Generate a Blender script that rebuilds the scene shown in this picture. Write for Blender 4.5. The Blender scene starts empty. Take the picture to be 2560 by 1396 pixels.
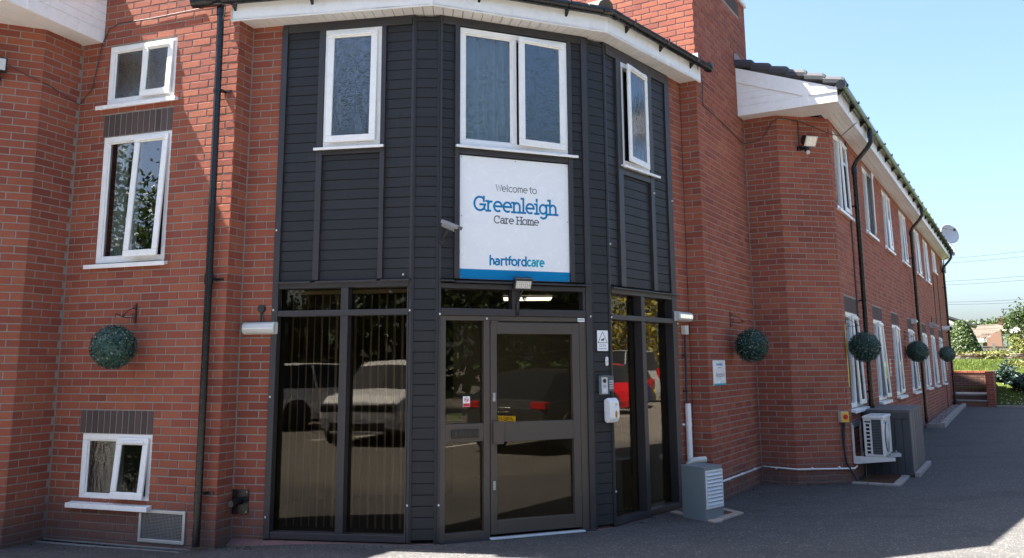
import bpy, math, random
from mathutils import Vector, Matrix, Quaternion

R = math.radians
rnd = random.Random(11)
sc = bpy.context.scene
col = sc.collection

# ------------------------------------------------------------------ camera
FPX, CX, CY, PITCH, ROLL, CAMH = 2141.15, 1280.0, 552.07, R(9.49), -0.0066, 1.541
cd = bpy.data.cameras.new('camera')
cam = bpy.data.objects.new('camera', cd)
col.objects.link(cam)
cd.sensor_width = 36.0
cd.lens = 36.0 * FPX / 2560.0
cd.shift_y = -(698.0 - CY) / 2560.0
cd.clip_start = 0.05
cd.clip_end = 2000.0
cam.matrix_world = Matrix.Translation((0, 0, CAMH)) @ Matrix.Rotation(R(90) + PITCH, 4, 'X') @ Matrix.Rotation(ROLL, 4, 'Z')
sc.camera = cam

# ------------------------------------------------------------------ sky, sun, exposure
SUN_EL = R(59.0)
SUN_H = Vector((-0.983, 0.180)).normalized()
SUN = Vector((SUN_H.x * math.cos(SUN_EL), SUN_H.y * math.cos(SUN_EL), math.sin(SUN_EL)))
w = bpy.data.worlds.new('World')
sc.world = w
w.use_nodes = True
wn = w.node_tree
bg = wn.nodes['Background']
sky = wn.nodes.new('ShaderNodeTexSky')
sky.sky_type = 'NISHITA'
sky.sun_disc = False
sky.sun_elevation = SUN_EL
sky.sun_rotation = math.atan2(SUN.x, SUN.y)
sky.altitude = 0
sky.air_density = 1.0
sky.dust_density = 3.0
sky.ozone_density = 5.0
wn.links.new(sky.outputs[0], bg.inputs[0])
bg.inputs[1].default_value = 0.05
sl = bpy.data.lights.new('sun', 'SUN')
sl.energy = 5.0
sl.angle = R(0.53)
sl.color = (1.0, 0.95, 0.87)
so = bpy.data.objects.new('sun', sl)
col.objects.link(so)
so.rotation_euler = SUN.to_track_quat('Z', 'Y').to_euler()
so.location = (-20, 5, 30)
vs = sc.view_settings
vs.view_transform = 'Standard'
vs.look = 'None'
vs.gamma = 1.0
vs.use_curve_mapping = False
vs.exposure = 2.93
sc.render.film_transparent = False
cy = sc.cycles
cy.max_bounces = 8
cy.diffuse_bounces = 4
cy.glossy_bounces = 4
cy.transmission_bounces = 6
cy.transparent_max_bounces = 16
cy.use_denoising = True
cy.sample_clamp_indirect = 6.0


def project(p):
    """pixel position in the 2560 x 1396 photograph (used only to find which bricks show largest)"""
    X, Y, Z = p[0], p[1], p[2] - CAMH
    cp, sp = math.cos(PITCH), math.sin(PITCH)
    zc = Y * cp + Z * sp
    yc = -Y * sp + Z * cp
    if zc < 0.1:
        return None
    u, v = X / zc, -yc / zc
    cr, sr = math.cos(ROLL), math.sin(ROLL)
    return CX + FPX * (cr * u - sr * v), CY + FPX * (sr * u + cr * v), zc


# ------------------------------------------------------------------ materials
MATS = {}


class N:
    """tiny node helper"""

    def __init__(self, name):
        self.m = bpy.data.materials.new(name)
        self.m.use_nodes = True
        self.t = self.m.node_tree
        self.b = self.t.nodes['Principled BSDF']
        self.out = self.t.nodes['Material Output']
        self._pos = None
        MATS[name] = self.m

    def n(self, typ, **kw):
        x = self.t.nodes.new('ShaderNode' + typ)
        for k, v in kw.items():
            if k.startswith('i_'):
                x.inputs[k[2:].replace('_', ' ')].default_value = v
            else:
                setattr(x, k, v)
        return x

    def l(self, a, b):
        self.t.links.new(a, b)

    @property
    def pos(self):
        if self._pos is None:
            self._pos = self.n('NewGeometry').outputs['Position']
        return self._pos

    def noise(self, scale, detail=3, rough=.55, vec=None, stretch=None):
        x = self.n('TexNoise')
        x.inputs['Scale'].default_value = scale
        x.inputs['Detail'].default_value = detail
        x.inputs['Roughness'].default_value = rough
        v = vec or self.pos
        if stretch:
            mp = self.n('Mapping')
            mp.inputs['Scale'].default_value = stretch
            self.l(v, mp.inputs['Vector'])
            v = mp.outputs[0]
        self.l(v, x.inputs['Vector'])
        return x.outputs['Fac']

    def ramp(self, fac, stops):
        x = self.n('ValToRGB')
        e = x.color_ramp.elements
        while len(e) < len(stops):
            e.new(0.5)
        for i, (p, c) in enumerate(stops):
            e[i].position = p
            e[i].color = (*c, 1) if len(c) == 3 else c
        self.l(fac, x.inputs[0])
        return x.outputs[0]

    def mix(self, fac, a, b, mode='MIX'):
        x = self.n('Mix', data_type='RGBA', blend_type=mode)
        for s, i in ((fac, 0), (a, 6), (b, 7)):
            if hasattr(s, 'is_linked'):
                self.l(s, x.inputs[i])
            elif i == 0:
                x.inputs[0].default_value = s
            else:
                x.inputs[i].default_value = (*s, 1)
        return x.outputs[2]

    def math(self, op, a, b=None, clamp=False):
        x = self.n('Math', operation=op, use_clamp=clamp)
        for s, i in ((a, 0), (b, 1)):
            if s is None:
                continue
            if hasattr(s, 'is_linked'):
                self.l(s, x.inputs[i])
            else:
                x.inputs[i].default_value = s
        return x.outputs[0]

    def bump(self, h, strength=.3, dist=.01):
        x = self.n('Bump')
        x.inputs['Strength'].default_value = strength
        x.inputs['Distance'].default_value = dist
        self.l(h, x.inputs['Height'])
        self.l(x.outputs[0], self.b.inputs['Normal'])
        return x.outputs[0]

    def color(self, c):
        if hasattr(c, 'is_linked'):
            self.l(c, self.b.inputs['Base Color'])
        else:
            self.b.inputs['Base Color'].default_value = (*c, 1)

    def set(self, rough=None, metal=None, spec=None):
        if rough is not None:
            if hasattr(rough, 'is_linked'):
                self.l(rough, self.b.inputs['Roughness'])
            else:
                self.b.inputs['Roughness'].default_value = rough
        if metal is not None:
            self.b.inputs['Metallic'].default_value = metal
        if spec is not None:
            self.b.inputs['Specular IOR Level'].default_value = spec


def rand_island(k):
    g = k.n('NewGeometry')
    o = k.n('ObjectInfo')
    a = k.math('ADD', g.outputs['Random Per Island'], o.outputs['Random'])
    return k.math('FRACT', a)


def plain(name, c, rough=.5, metal=0, var=.12, scale=4, bump=0, bscale=80, spec=.5, dirt=0.0, stretch=None):
    """paint/metal/plastic with slight uneven tone, grain and dirt"""
    k = N(name)
    lo = tuple(x * (1 - var) for x in c)
    hi = tuple(min(1, x * (1 + var)) for x in c)
    cc = k.mix(k.noise(scale, 5, .6, stretch=stretch), lo, hi)
    if dirt:
        d = k.ramp(k.noise(scale * 2.3, 6, .7), [(.45, (0, 0, 0)), (.8, (dirt, dirt, dirt))])
        cc = k.mix(d, cc, (.16, .14, .11))
    k.color(cc)
    rr = k.n('MapRange')
    k.l(k.noise(scale * 3, 4, .6), rr.inputs[0])
    rr.inputs[3].default_value = max(0.02, rough - .08)
    rr.inputs[4].default_value = min(1, rough + .1)
    k.set(rough=rr.outputs[0], metal=metal, spec=spec)
    if bump:
        k.bump(k.noise(bscale, 4, .6), bump, .004)
    return k.m


def brick_mat(name, stops, grime=True):
    k = N(name)
    r = rand_island(k)
    c = k.ramp(r, stops)
    g = k.noise(26, 6, .65)
    c = k.mix(k.math('MULTIPLY', g, .55), c, tuple(x * .62 for x in stops[1][1]))
    # firing streaks and pits
    st = k.noise(55, 3, .6, stretch=(1, 1, .35))
    c = k.mix(k.ramp(st, [(.55, (0, 0, 0)), (.85, (.35, .35, .35))]), c, stops[-1][1])
    # pale lime blooms
    bl = k.ramp(k.noise(5.5, 7, .75), [(.66, (0, 0, 0)), (.80, (.45, .45, .45))])
    c = k.mix(k.math('MULTIPLY', bl, k.noise(90, 3)), c, (.42, .33, .27))
    rn = k.ramp(k.noise(6, 5, .7, stretch=(2.6, 2.6, .22)), [(.58, (0, 0, 0)), (.80, (.34, .34, .34))])
    c = k.mix(rn, c, tuple(x * .55 for x in stops[0][1]))
    if grime:
        # splash-back dirt with its own ragged upper edge near the ground
        sx = k.n('SeparateXYZ')
        k.l(k.pos, sx.inputs[0])
        h = k.math('ADD', sx.outputs[2], k.math('MULTIPLY', k.noise(3.0, 5, .65), -.55))
        gr = k.n('MapRange')
        gr.inputs[1].default_value = -.30
        gr.inputs[2].default_value = .10
        gr.inputs[3].default_value = .78
        gr.inputs[4].default_value = 0
        k.l(h, gr.inputs[0])
        c = k.mix(gr.outputs[0], c, (.115, .085, .075))
    bt = k.ramp(k.noise(.9, 4, .6), [(.3, (.84, .82, .82)), (.7, (1.12, 1.12, 1.10))])
    c = k.mix(1.0, c, bt, 'MULTIPLY')
    k.color(c)
    k.set(rough=.86, spec=.3)
    hgt = k.math('ADD', k.noise(190, 3, .6), k.math('MULTIPLY', k.noise(46, 4, .6), .7))
    k.bump(hgt, .55, .004)
    return k.m


brick_mat('brick', [(0, (.240, .068, .046)), (.25, (.315, .088, .053)), (.5, (.345, .100, .057)), (.78, (.385, .128, .070)), (1, (.270, .075, .049))])
brick_mat('brick_dark', [(0, (.085, .062, .058)), (.4, (.105, .076, .070)), (.75, (.125, .090, .080)), (1, (.092, .068, .064))], grime=False)
brick_mat('brick_plinth', [(0, (.15, .085, .085)), (.4, (.19, .105, .10)), (.75, (.22, .125, .115)), (1, (.17, .095, .095))], grime=False)
brick_mat('brick_old', [(0, (.10, .065, .055)), (.35, (.16, .085, .065)), (.75, (.26, .13, .085)), (1, (.12, .08, .07))], grime=False)
k = N('mortar')
c_ = k.mix(k.noise(14, 6, .7), (.23, .207, .184), (.345, .315, .285))
sx_ = k.n('SeparateXYZ'); k.l(k.pos, sx_.inputs[0])
h_ = k.math('ADD', sx_.outputs[2], k.math('MULTIPLY', k.noise(3.0, 5, .65), -.55))
gr_ = k.n('MapRange'); gr_.inputs[1].default_value = -.30; gr_.inputs[2].default_value = .10; gr_.inputs[3].default_value = .7; gr_.inputs[4].default_value = 0
k.l(h_, gr_.inputs[0])
k.color(k.mix(gr_.outputs[0], c_, (.12, .10, .085)))
k.set(rough=.95, spec=.2)
k.bump(k.noise(230, 3, .7), .5, .003)

plain('upvc', (.86, .855, .83), .28, var=.03, dirt=.12, scale=3)
plain('upvc_soffit', (.74, .72, .69), .38, var=.05, dirt=.14, scale=2.5)
k = N('cladding')
cc_ = k.mix(k.noise(3, 5, .6, stretch=(1, 1, 4)), (.0170, .0178, .0198), (.0250, .0260, .0285))
cc_ = k.mix(k.math('MULTIPLY', rand_island(k), .35), cc_, (.030, .031, .034))
run_ = k.ramp(k.noise(9, 5, .7, stretch=(2.2, 2.2, .16)), [(.56, (0, 0, 0)), (.80, (.30, .30, .30))])
cc_ = k.mix(run_, cc_, (.075, .080, .088))
scf = k.ramp(k.noise(4.5, 6, .75, stretch=(.8, .8, 2.5)), [(.64, (0, 0, 0)), (.82, (.5, .5, .5))])
cc_ = k.mix(scf, cc_, (.085, .088, .092))
k.color(cc_)
rr_ = k.n('MapRange')
k.l(k.noise(7, 4, .6), rr_.inputs[0])
rr_.inputs[3].default_value = .40
rr_.inputs[4].default_value = .66
k.set(rough=rr_.outputs[0], spec=.3)
k.bump(k.noise(120, 3, .6, stretch=(.3, .3, 2)), .08, .003)
plain('batten', (.034, .031, .034), .42, var=.14, scale=3, dirt=.06)
plain('door_paint', (.074, .059, .049), .38, var=.10, scale=4, dirt=.05)
plain('black_plastic', (.010, .010, .011), .25, var=.25, scale=6, dirt=.02)
plain('black_iron', (.014, .012, .012), .5, var=.2)
plain('dark_rubber', (.015, .015, .016), .7, var=.2)
plain('dark_void', (.008, .008, .008), .9, var=.1)
plain('conduit', (.022, .024, .028), .5, var=.15)
plain('white_plastic', (.78, .78, .76), .3, var=.04, dirt=.08, scale=9)
plain('cream_plastic', (.62, .60, .53), .35, var=.05, dirt=.15, scale=9)
plain('sign_white', (.87, .885, .89), .25, var=.006)
plain('ink_blue', (.0, .195, .43), .45, var=.02, spec=.2)
plain('ink_teal', (.0, .36, .50), .45, var=.02, spec=.2)
plain('ink_grey', (.085, .095, .115), .45, var=.03)
plain('ink_black', (.012, .012, .015), .45, var=.03)
plain('ink_red', (.55, .02, .03), .45, var=.03)
plain('ink_green', (.18, .46, .03), .45, var=.03)
plain('cabinet_grey', (.165, .195, .205), .45, var=.08, dirt=.12, scale=7)
plain('alu', (.52, .52, .51), .38, metal=.55, var=.08, dirt=.2, scale=9)
plain('alu_white', (.62, .64, .65), .35, var=.06, dirt=.18, scale=11)
plain('galv', (.42, .43, .44), .45, metal=.7, var=.15, scale=20, dirt=.1)
plain('ac_white', (.70, .69, .65), .4, var=.05, dirt=.22, scale=8)
plain('ac_fin', (.018, .022, .020), .6, var=.2)
plain('isolator_yellow', (.72, .43, .03), .4, var=.05, dirt=.1, scale=20)
plain('rust', (.10, .045, .025), .8, var=.35, scale=30, bump=.3)
plain('slab', (.36, .29, .23), .85, var=.2, scale=14, bump=.3, dirt=.3)
plain('concrete', (.30, .27, .24), .9, var=.22, scale=10, bump=.4, dirt=.3)
plain('timber_stain', (.060, .062, .066), .7, var=.35, scale=7, bump=.3, bscale=60, dirt=.08, stretch=(9, 9, .5))
plain('timber_weathered', (.115, .104, .097), .8, var=.35, scale=7, bump=.3, bscale=60, stretch=(9, 9, .5))
plain('timber_raw', (.20, .165, .135), .8, var=.3, scale=7, bump=.3, bscale=60, stretch=(9, 9, .5))
plain('roof_tile', (.045, .048, .055), .55, var=.25, scale=12, bump=.3, bscale=120)
plain('lead', (.42, .43, .45), .5, metal=.3, var=.2, scale=20)
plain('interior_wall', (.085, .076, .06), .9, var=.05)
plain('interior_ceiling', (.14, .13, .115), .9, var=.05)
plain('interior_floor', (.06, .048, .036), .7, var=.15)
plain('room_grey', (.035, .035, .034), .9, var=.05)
plain('blind', (.42, .39, .34), .8, var=.06)
plain('curtain', (.62, .62, .58), .9, var=.08, stretch=(1, 1, .1), scale=20)
plain('lens_clear', (.55, .56, .54), .15, var=.1, scale=40)
plain('lamp_chrome', (.55, .54, .50), .25, metal=.6, var=.15, scale=30)
plain('amber', (.38, .20, .01), .15, var=.1)
plain('camera_grey', (.22, .22, .225), .5, var=.06, dirt=.1, scale=8)
plain('dish_grey', (.42, .43, .45), .45, var=.06, dirt=.1, scale=8)
plain('cable', (.05, .035, .032), .6, var=.1)
plain('wire_grey', (.016, .018, .022), .9, var=.05, spec=.1)
plain('copper_wire', (.20, .10, .07), .5, var=.1)
plain('roadpaint', (.72, .70, .64), .7, var=.15, scale=12, dirt=.3)
plain('bungalow_tile', (.098, .078, .060), .85, var=.2, scale=3)
plain('brick_bungalow', (.105, .055, .035), .9, var=.25, scale=3)
plain('render_white', (.75, .74, .70), .7, var=.05)
plain('fence_timber', (.16, .135, .115), .9, var=.25, scale=2, stretch=(4, 4, .4))
plain('bark', (.10, .075, .05), .9, var=.3, scale=12, bump=.6, bscale=30)
plain('car_white', (.72, .72, .71), .18, var=.02, scale=2)
plain('car_red', (.52, .012, .02), .16, var=.04, scale=2)
plain('car_dark', (.035, .034, .034), .16, var=.08, scale=2)
plain('car_blue', (.018, .02, .075), .16, var=.05, scale=2)
plain('car_silver', (.42, .43, .43), .25, metal=.4, var=.04, scale=2)
plain('car_glass', (.012, .014, .015), .06, var=.05)
plain('car_trim', (.012, .012, .013), .55, var=.1)
plain('car_lamp', (.45, .46, .48), .1, var=.15, scale=20)
plain('tail_lamp', (.38, .008, .01), .15, var=.2, scale=20)
plain('wheel_rim', (.40, .40, .41), .3, metal=.7, var=.1)
plain('plate_yellow', (.75, .50, .02), .4, var=.03)
plain('skin', (.42, .25, .18), .5, var=.06)


def leaf_mat(name, stops, rough=.55, trans=.25):
    k = N(name)
    c = k.ramp(rand_island(k), stops)
    k.color(c)
    k.set(rough=rough, spec=.35)
    tr = k.n('BsdfTranslucent')
    k.l(c, tr.inputs['Color'])
    mx = k.n('MixShader')
    mx.inputs[0].default_value = trans
    k.l(k.b.outputs[0], mx.inputs[1])
    k.l(tr.outputs[0], mx.inputs[2])
    k.l(mx.outputs[0], k.out.inputs['Surface'])
    return k.m


leaf_mat('topiary_leaf', [(0, (.008, .028, .022)), (.45, (.016, .055, .042)), (.75, (.050, .115, .090)), (1, (.22, .30, .26))], .3, .05)
leaf_mat('leaf_green', [(0, (0.0165, 0.0319, 0.0066)), (.4, (0.0330, 0.0578, 0.0110)), (.8, (0.0550, 0.0880, 0.0165)), (1, (0.0825, 0.1100, 0.0248))], .5, .3)
leaf_mat('leaf_dark', [(0, (0.0112, 0.0256, 0.0080)), (.5, (0.0224, 0.0440, 0.0128)), (1, (0.0480, 0.0760, 0.0208))], .5, .25)
leaf_mat('leaf_yellow', [(0, (0.0840, 0.0700, 0.0084)), (.5, (0.2100, 0.1750, 0.0140)), (1, (0.3500, 0.2800, 0.0245))], .5, .3)
leaf_mat('leaf_pale', [(0, (0.0660, 0.0825, 0.0165)), (.5, (0.1320, 0.1430, 0.0330)), (1, (0.2200, 0.2090, 0.0660))], .6, .3)
leaf_mat('juniper', [(0, (0.0165, 0.0338, 0.0255)), (.5, (0.0338, 0.0638, 0.0465)), (1, (0.0638, 0.0975, 0.0713))], .6, .2)
leaf_mat('grass', [(0, (.042, .072, .010)), (.5, (.085, .122, .015)), (1, (.135, .160, .028))], .6, .35)
leaf_mat('litter', [(0, (.055, .035, .022)), (.5, (.14, .095, .06)), (1, (.30, .24, .17))], .9, .1)
leaf_mat('daisy', [(0, (.75, .75, .70)), (1, (.85, .85, .80))], .6, .1)
leaf_mat('pebble', [(0, (.16, .12, .11)), (.5, (.30, .25, .23)), (1, (.45, .40, .37))], .8, 0)

# asphalt
k = N('asphalt')
a1 = k.noise(210, 3, .65)
vor = k.n('TexVoronoi', feature='F1')
vor.inputs['Scale'].default_value = 75
k.l(k.pos, vor.inputs['Vector'])
base = k.mix(k.noise(1.1, 6, .6), (.042, .043, .046), (.066, .065, .066))
sxy = k.n('SeparateXYZ')
k.l(k.pos, sxy.inputs[0])
# car park tarmac away from the building, made paler to bounce light onto walls
bounce_pale = k.n('MapRange')
bounce_pale.inputs[1].default_value = 6.2
bounce_pale.inputs[2].default_value = 5.2
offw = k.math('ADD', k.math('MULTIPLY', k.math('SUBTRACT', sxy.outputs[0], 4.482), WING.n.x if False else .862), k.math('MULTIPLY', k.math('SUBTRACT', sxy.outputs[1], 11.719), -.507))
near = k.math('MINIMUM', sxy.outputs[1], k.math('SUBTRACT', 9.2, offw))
k.l(k.math('ADD', near, k.math('MULTIPLY', k.noise(1.4, 5, .6), .9)), bounce_pale.inputs[0])
base = k.mix(bounce_pale.outputs[0], base, (.135, .125, .112))
mid = k.ramp(k.noise(38, 4, .7), [(.35, (.72, .72, .72)), (.7, (1.35, 1.33, 1.3))])
base = k.mix(1.0, base, mid, 'MULTIPLY')
base = k.mix(k.ramp(a1, [(.42, (0, 0, 0)), (.66, (1, 1, 1))]), base, (.110, .103, .096))
base = k.mix(k.ramp(vor.outputs['Color'], [(.78, (0, 0, 0)), (.84, (.75, .75, .75))]), base, (.205, .19, .172))
patch = k.ramp(k.noise(.55, 5, .7, stretch=(1, 2.2, 1)), [(.50, (0, 0, 0)), (.66, (.5, .5, .5))])
base = k.mix(patch, base, (.036, .036, .038))
dust = k.ramp(k.noise(6, 7, .75), [(.58, (0, 0, 0)), (.8, (.35, .35, .35))])
base = k.mix(dust, base, (.15, .13, .11))
k.color(base)
k.set(rough=.88, spec=.25)
k.bump(k.math('ADD', a1, k.math('MULTIPLY', vor.outputs['Distance'], 1.2)), .9, .006)

k = N('lawn_soil')
k.color(k.mix(k.noise(3, 6, .7), (.040, .060, .012), (.078, .100, .020)))
k.set(rough=.95, spec=.1)
k.bump(k.noise(30, 5, .7), .8, .05)


def glass_mat(name, tint, refl, rough=.0, bump=None, milk=0.0, gcol=(1, 1, 1)):
    k = N(name)
    tr = k.n('BsdfTransparent')
    tr.inputs[0].default_value = (*tint, 1)
    gl = k.n('BsdfGlossy')
    gl.inputs['Roughness'].default_value = rough
    gl.inputs['Color'].default_value = (*gcol, 1)
    lw = k.n('LayerWeight')
    lw.inputs['Blend'].default_value = .5
    f = k.math('ADD', k.math('MULTIPLY', k.math('POWER', lw.outputs['Facing'], 4.0), .8), refl, clamp=True)
    if bump:
        kind, scale, strength = bump
        if kind == 'leaf':
            wv = k.n('TexWave', wave_type='BANDS')
            wv.inputs['Scale'].default_value = scale * .45
            wv.inputs['Distortion'].default_value = 26
            wv.inputs['Detail'].default_value = 3
            wv.inputs['Detail Scale'].default_value = 1.6
            k.l(k.pos, wv.inputs['Vector'])
            h = k.math('ADD', wv.outputs['Fac'], k.noise(scale, 4, .6))
        else:
            h = k.noise(scale, 3, .6, stretch=(1, 1, .45))
        bp = k.n('Bump')
        bp.inputs['Strength'].default_value = strength
        bp.inputs['Distance'].default_value = .010
        k.l(h, bp.inputs['Height'])
        k.l(bp.outputs[0], gl.inputs['Normal'])
    mx = k.n('MixShader')
    k.l(f, mx.inputs[0])
    under = tr.outputs[0]
    if milk:
        df = k.n('BsdfDiffuse')
        df.inputs[0].default_value = (.55, .58, .58, 1)
        m2 = k.n('MixShader')
        m2.inputs[0].default_value = milk
        k.l(under, m2.inputs[1])
        k.l(df.outputs[0], m2.inputs[2])
        under = m2.outputs[0]
    k.l(under, mx.inputs[1])
    k.l(gl.outputs[0], mx.inputs[2])
    k.l(mx.outputs[0], k.out.inputs['Surface'])
    return k.m


glass_mat('glass_tint', (.62, .575, .50), .031, gcol=(1, .95, .86))
glass_mat('glass_clear', (.70, .72, .72), .09)
glass_mat('glass_obscure', (.60, .64, .64), .125, .0, ('leaf', 16, .17), .0)
glass_mat('glass_ripple', (.50, .52, .50), .06, .0, ('rain', 20, .4), .0)

k = N('light_panel')
em = k.n('Emission')
em.inputs[0].default_value = (.95, 1, .95, 1)
em.inputs[1].default_value = .9
k.l(em.outputs[0], k.out.inputs['Surface'])
k = N('tube_glow')
em = k.n('Emission')
em.inputs[0].default_value = (.95, 1.0, .88, 1)
em.inputs[1].default_value = .16
k.l(em.outputs[0], k.out.inputs['Surface'])

# ------------------------------------------------------------------ object helpers
WL = {}


def tag(o, label=None, cat=None, group=None, kind=None):
    if label:
        o['label'] = label
    if cat:
        o['category'] = cat
    if group:
        o['group'] = group
    if kind:
        o['kind'] = kind
    return o


def thing(name, loc, label=None, cat=None, group=None, parent=None):
    o = bpy.data.objects.new(name, None)
    o.empty_display_size = .1
    col.objects.link(o)
    loc = Vector(loc)
    WL[o.name] = loc
    if parent is not None:
        o.parent = parent
        o.location = loc - WL[parent.name]
    else:
        o.location = loc
    return tag(o, label, cat, group)


class Fr:
    """vertical plane: s along the wall, o out of it, z up"""

    def __init__(self, a, b=None, t=None, n=None):
        self.a = Vector(a)
        if b is not None:
            d = Vector(b) - self.a
            self.L = d.length
            self.t = d.normalized()
        else:
            self.t = Vector(t).normalized()
            self.L = 0
        self.n = Vector(n).normalized() if n is not None else Vector((self.t.y, -self.t.x))

    def p(self, s, o, z):
        q = self.a + self.t * s + self.n * o
        return (q.x, q.y, z)


class MB:
    def __init__(self):
        self.v, self.f, self.mi, self.sm = [], [], [], []
        self.m = 0
        self.smooth = False

    def quad(self, *pts):
        i = len(self.v)
        self.v += [tuple(p) for p in pts]
        self.f.append(tuple(range(i, i + len(pts))))
        self.mi.append(self.m)
        self.sm.append(self.smooth)

    def mesh(self, pts, faces):
        i = len(self.v)
        self.v += [tuple(p) for p in pts]
        for f in faces:
            self.f.append(tuple(i + j for j in f))
            self.mi.append(self.m)
            self.sm.append(self.smooth)

    def hexa(self, p):
        """8 points: bottom ring 0-3, top ring 4-7"""
        self.mesh(p, [(0, 3, 2, 1), (4, 5, 6, 7), (0, 1, 5, 4), (1, 2, 6, 5), (2, 3, 7, 6), (3, 0, 4, 7)])

    def box(self, fr, s0, s1, o0, o1, z0, z1):
        P = fr.p
        self.hexa([P(s0, o1, z0), P(s1, o1, z0), P(s1, o0, z0), P(s0, o0, z0), P(s0, o1, z1), P(s1, o1, z1), P(s1, o0, z1), P(s0, o0, z1)])

    def xbox(self, c, d, ax=None):
        """box centred at c, full size d, optional axes matrix"""
        x, y, z = (Vector((1, 0, 0)), Vector((0, 1, 0)), Vector((0, 0, 1))) if ax is None else ax
        c = Vector(c)
        pts = []
        for sz in (-.5, .5):
            for sx, sy in ((-.5, -.5), (.5, -.5), (.5, .5), (-.5, .5)):
                pts.append(c + x * (sx * d[0]) + y * (sy * d[1]) + z * (sz * d[2]))
        self.hexa(pts)

    def prism(self, fr, poly, o0, o1):
        """poly in (s, z), extruded from o0 to o1"""
        n = len(poly)
        pts = [fr.p(s, o1, z) for s, z in poly] + [fr.p(s, o0, z) for s, z in poly]
        fs = [tuple(range(n)), tuple(range(2 * n - 1, n - 1, -1))]
        for i in range(n):
            j = (i + 1) % n
            fs.append((j, i, n + i, n + j))
        self.mesh(pts, fs)

    def tube(self, pts, r, n=8, cap=True):
        pts = [Vector(p) for p in pts]
        rs = r if isinstance(r, (list, tuple)) else [r] * len(pts)
        rings = []
        up = Vector((0, 0, 1))
        d0 = (pts[1] - pts[0]).normalized()
        if abs(d0.dot(up)) > .9:
            up = Vector((1, 0, 0))
        x = d0.cross(up).normalized()
        for i, p in enumerate(pts):
            if i == 0:
                d = pts[1] - pts[0]
            elif i == len(pts) - 1:
                d = pts[-1] - pts[-2]
            else:
                d = (pts[i + 1] - p).normalized() + (p - pts[i - 1]).normalized()
            d.normalize()
            x = (x - d * x.dot(d))
            if x.length < 1e-5:
                x = d.orthogonal()
            x.normalize()
            y = d.cross(x)
            rings.append([p + (x * math.cos(2 * math.pi * k / n) + y * math.sin(2 * math.pi * k / n)) * rs[i] for k in range(n)])
        flat = [q for rg in rings for q in rg]
        fs = []
        for i in range(len(rings) - 1):
            for k in range(n):
                a, b = i * n + k, i * n + (k + 1) % n
                fs.append((a, b, b + n, a + n))
        sm = self.smooth
        self.smooth = n > 5
        self.mesh(flat, fs)
        self.smooth = sm
        if cap:
            self.mesh(rings[0], [tuple(range(n - 1, -1, -1))])
            self.mesh(rings[-1], [tuple(range(n))])

    def sweep(self, line, prof, caps=True):
        """sweep closed profile [(off,z)] along a plan polyline; off is to the right-hand (outer) side"""
        L = [Vector(p) for p in line]
        ns = []
        for a, b in zip(L[:-1], L[1:]):
            d = (b - a).normalized()
            ns.append(Vector((d.y, -d.x)))
        ms = [ns[0]]
        for a, b in zip(ns[:-1], ns[1:]):
            ms.append((a + b) / (1 + a.dot(b)))
        ms.append(ns[-1])
        k = len(prof)
        pts = []
        for p, m in zip(L, ms):
            for o, z in prof:
                q = p + m * o
                pts.append((q.x, q.y, z))
        fs = []
        for i in range(len(L) - 1):
            for j in range(k):
                a, b = i * k + j, i * k + (j + 1) % k
                fs.append((a, b, b + k, a + k))
        if caps:
            fs.append(tuple(range(k)))
            fs.append(tuple(range(len(pts) - 1, len(pts) - k - 1, -1)))
        self.mesh(pts, fs)

    def sphere(self, c, r, nu=16, nv=10, sc=(1, 1, 1)):
        c = Vector(c)
        pts = []
        for j in range(nv + 1):
            th = math.pi * j / nv
            for i in range(nu):
                ph = 2 * math.pi * i / nu
                pts.append(c + Vector((r * sc[0] * math.sin(th) * math.cos(ph), r * sc[1] * math.sin(th) * math.sin(ph), r * sc[2] * math.cos(th))))
        fs = []
        for j in range(nv):
            for i in range(nu):
                a, b = j * nu + i, j * nu + (i + 1) % nu
                fs.append((a, a + nu, b + nu, b))
        sm = self.smooth
        self.smooth = True
        self.mesh(pts, fs)
        self.smooth = sm

    def build(self, name, mats, parent=None, bevel=0, data_only=False, xf=None):
        if isinstance(mats, str):
            mats = [mats]
        off = WL[parent.name] if parent is not None else Vector((0, 0, 0))
        vs_ = self.v
        if xf is not None:
            vs_ = [tuple(xf(Vector(v))) for v in vs_]
        me = bpy.data.meshes.new(name)
        me.from_pydata([(v[0] - off.x, v[1] - off.y, v[2] - off.z) for v in vs_], [], self.f)
        for m in mats:
            me.materials.append(MATS[m])
        me.polygons.foreach_set('material_index', self.mi)
        me.polygons.foreach_set('use_smooth', self.sm)
        me.update()
        if data_only:
            return me
        o = bpy.data.objects.new(name, me)
        col.objects.link(o)
        if parent is not None:
            o.parent = parent
        WL[o.name] = off.copy()
        if bevel:
            b = o.modifiers.new('bevel', 'BEVEL')
            b.width = bevel
            b.segments = 2
            b.limit_method = 'ANGLE'
            b.angle_limit = R(40)
        return o


def solo(mb, name, mats, label, cat, group=None, bevel=0):
    """a thing that is one mesh"""
    o = mb.build(name, mats, None, bevel)
    return tag(o, label, cat, group)


def copy_tree(o, dloc, parent=None):
    c = o.copy()
    col.objects.link(c)
    if parent is None:
        c.location = o.location + Vector(dloc)
        WL[c.name] = WL[o.name] + Vector(dloc)
    else:
        c.parent = parent
        WL[c.name] = WL[parent.name] + c.location
    for ch in list(o.children):
        copy_tree(ch, dloc, c)
    return c


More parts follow.
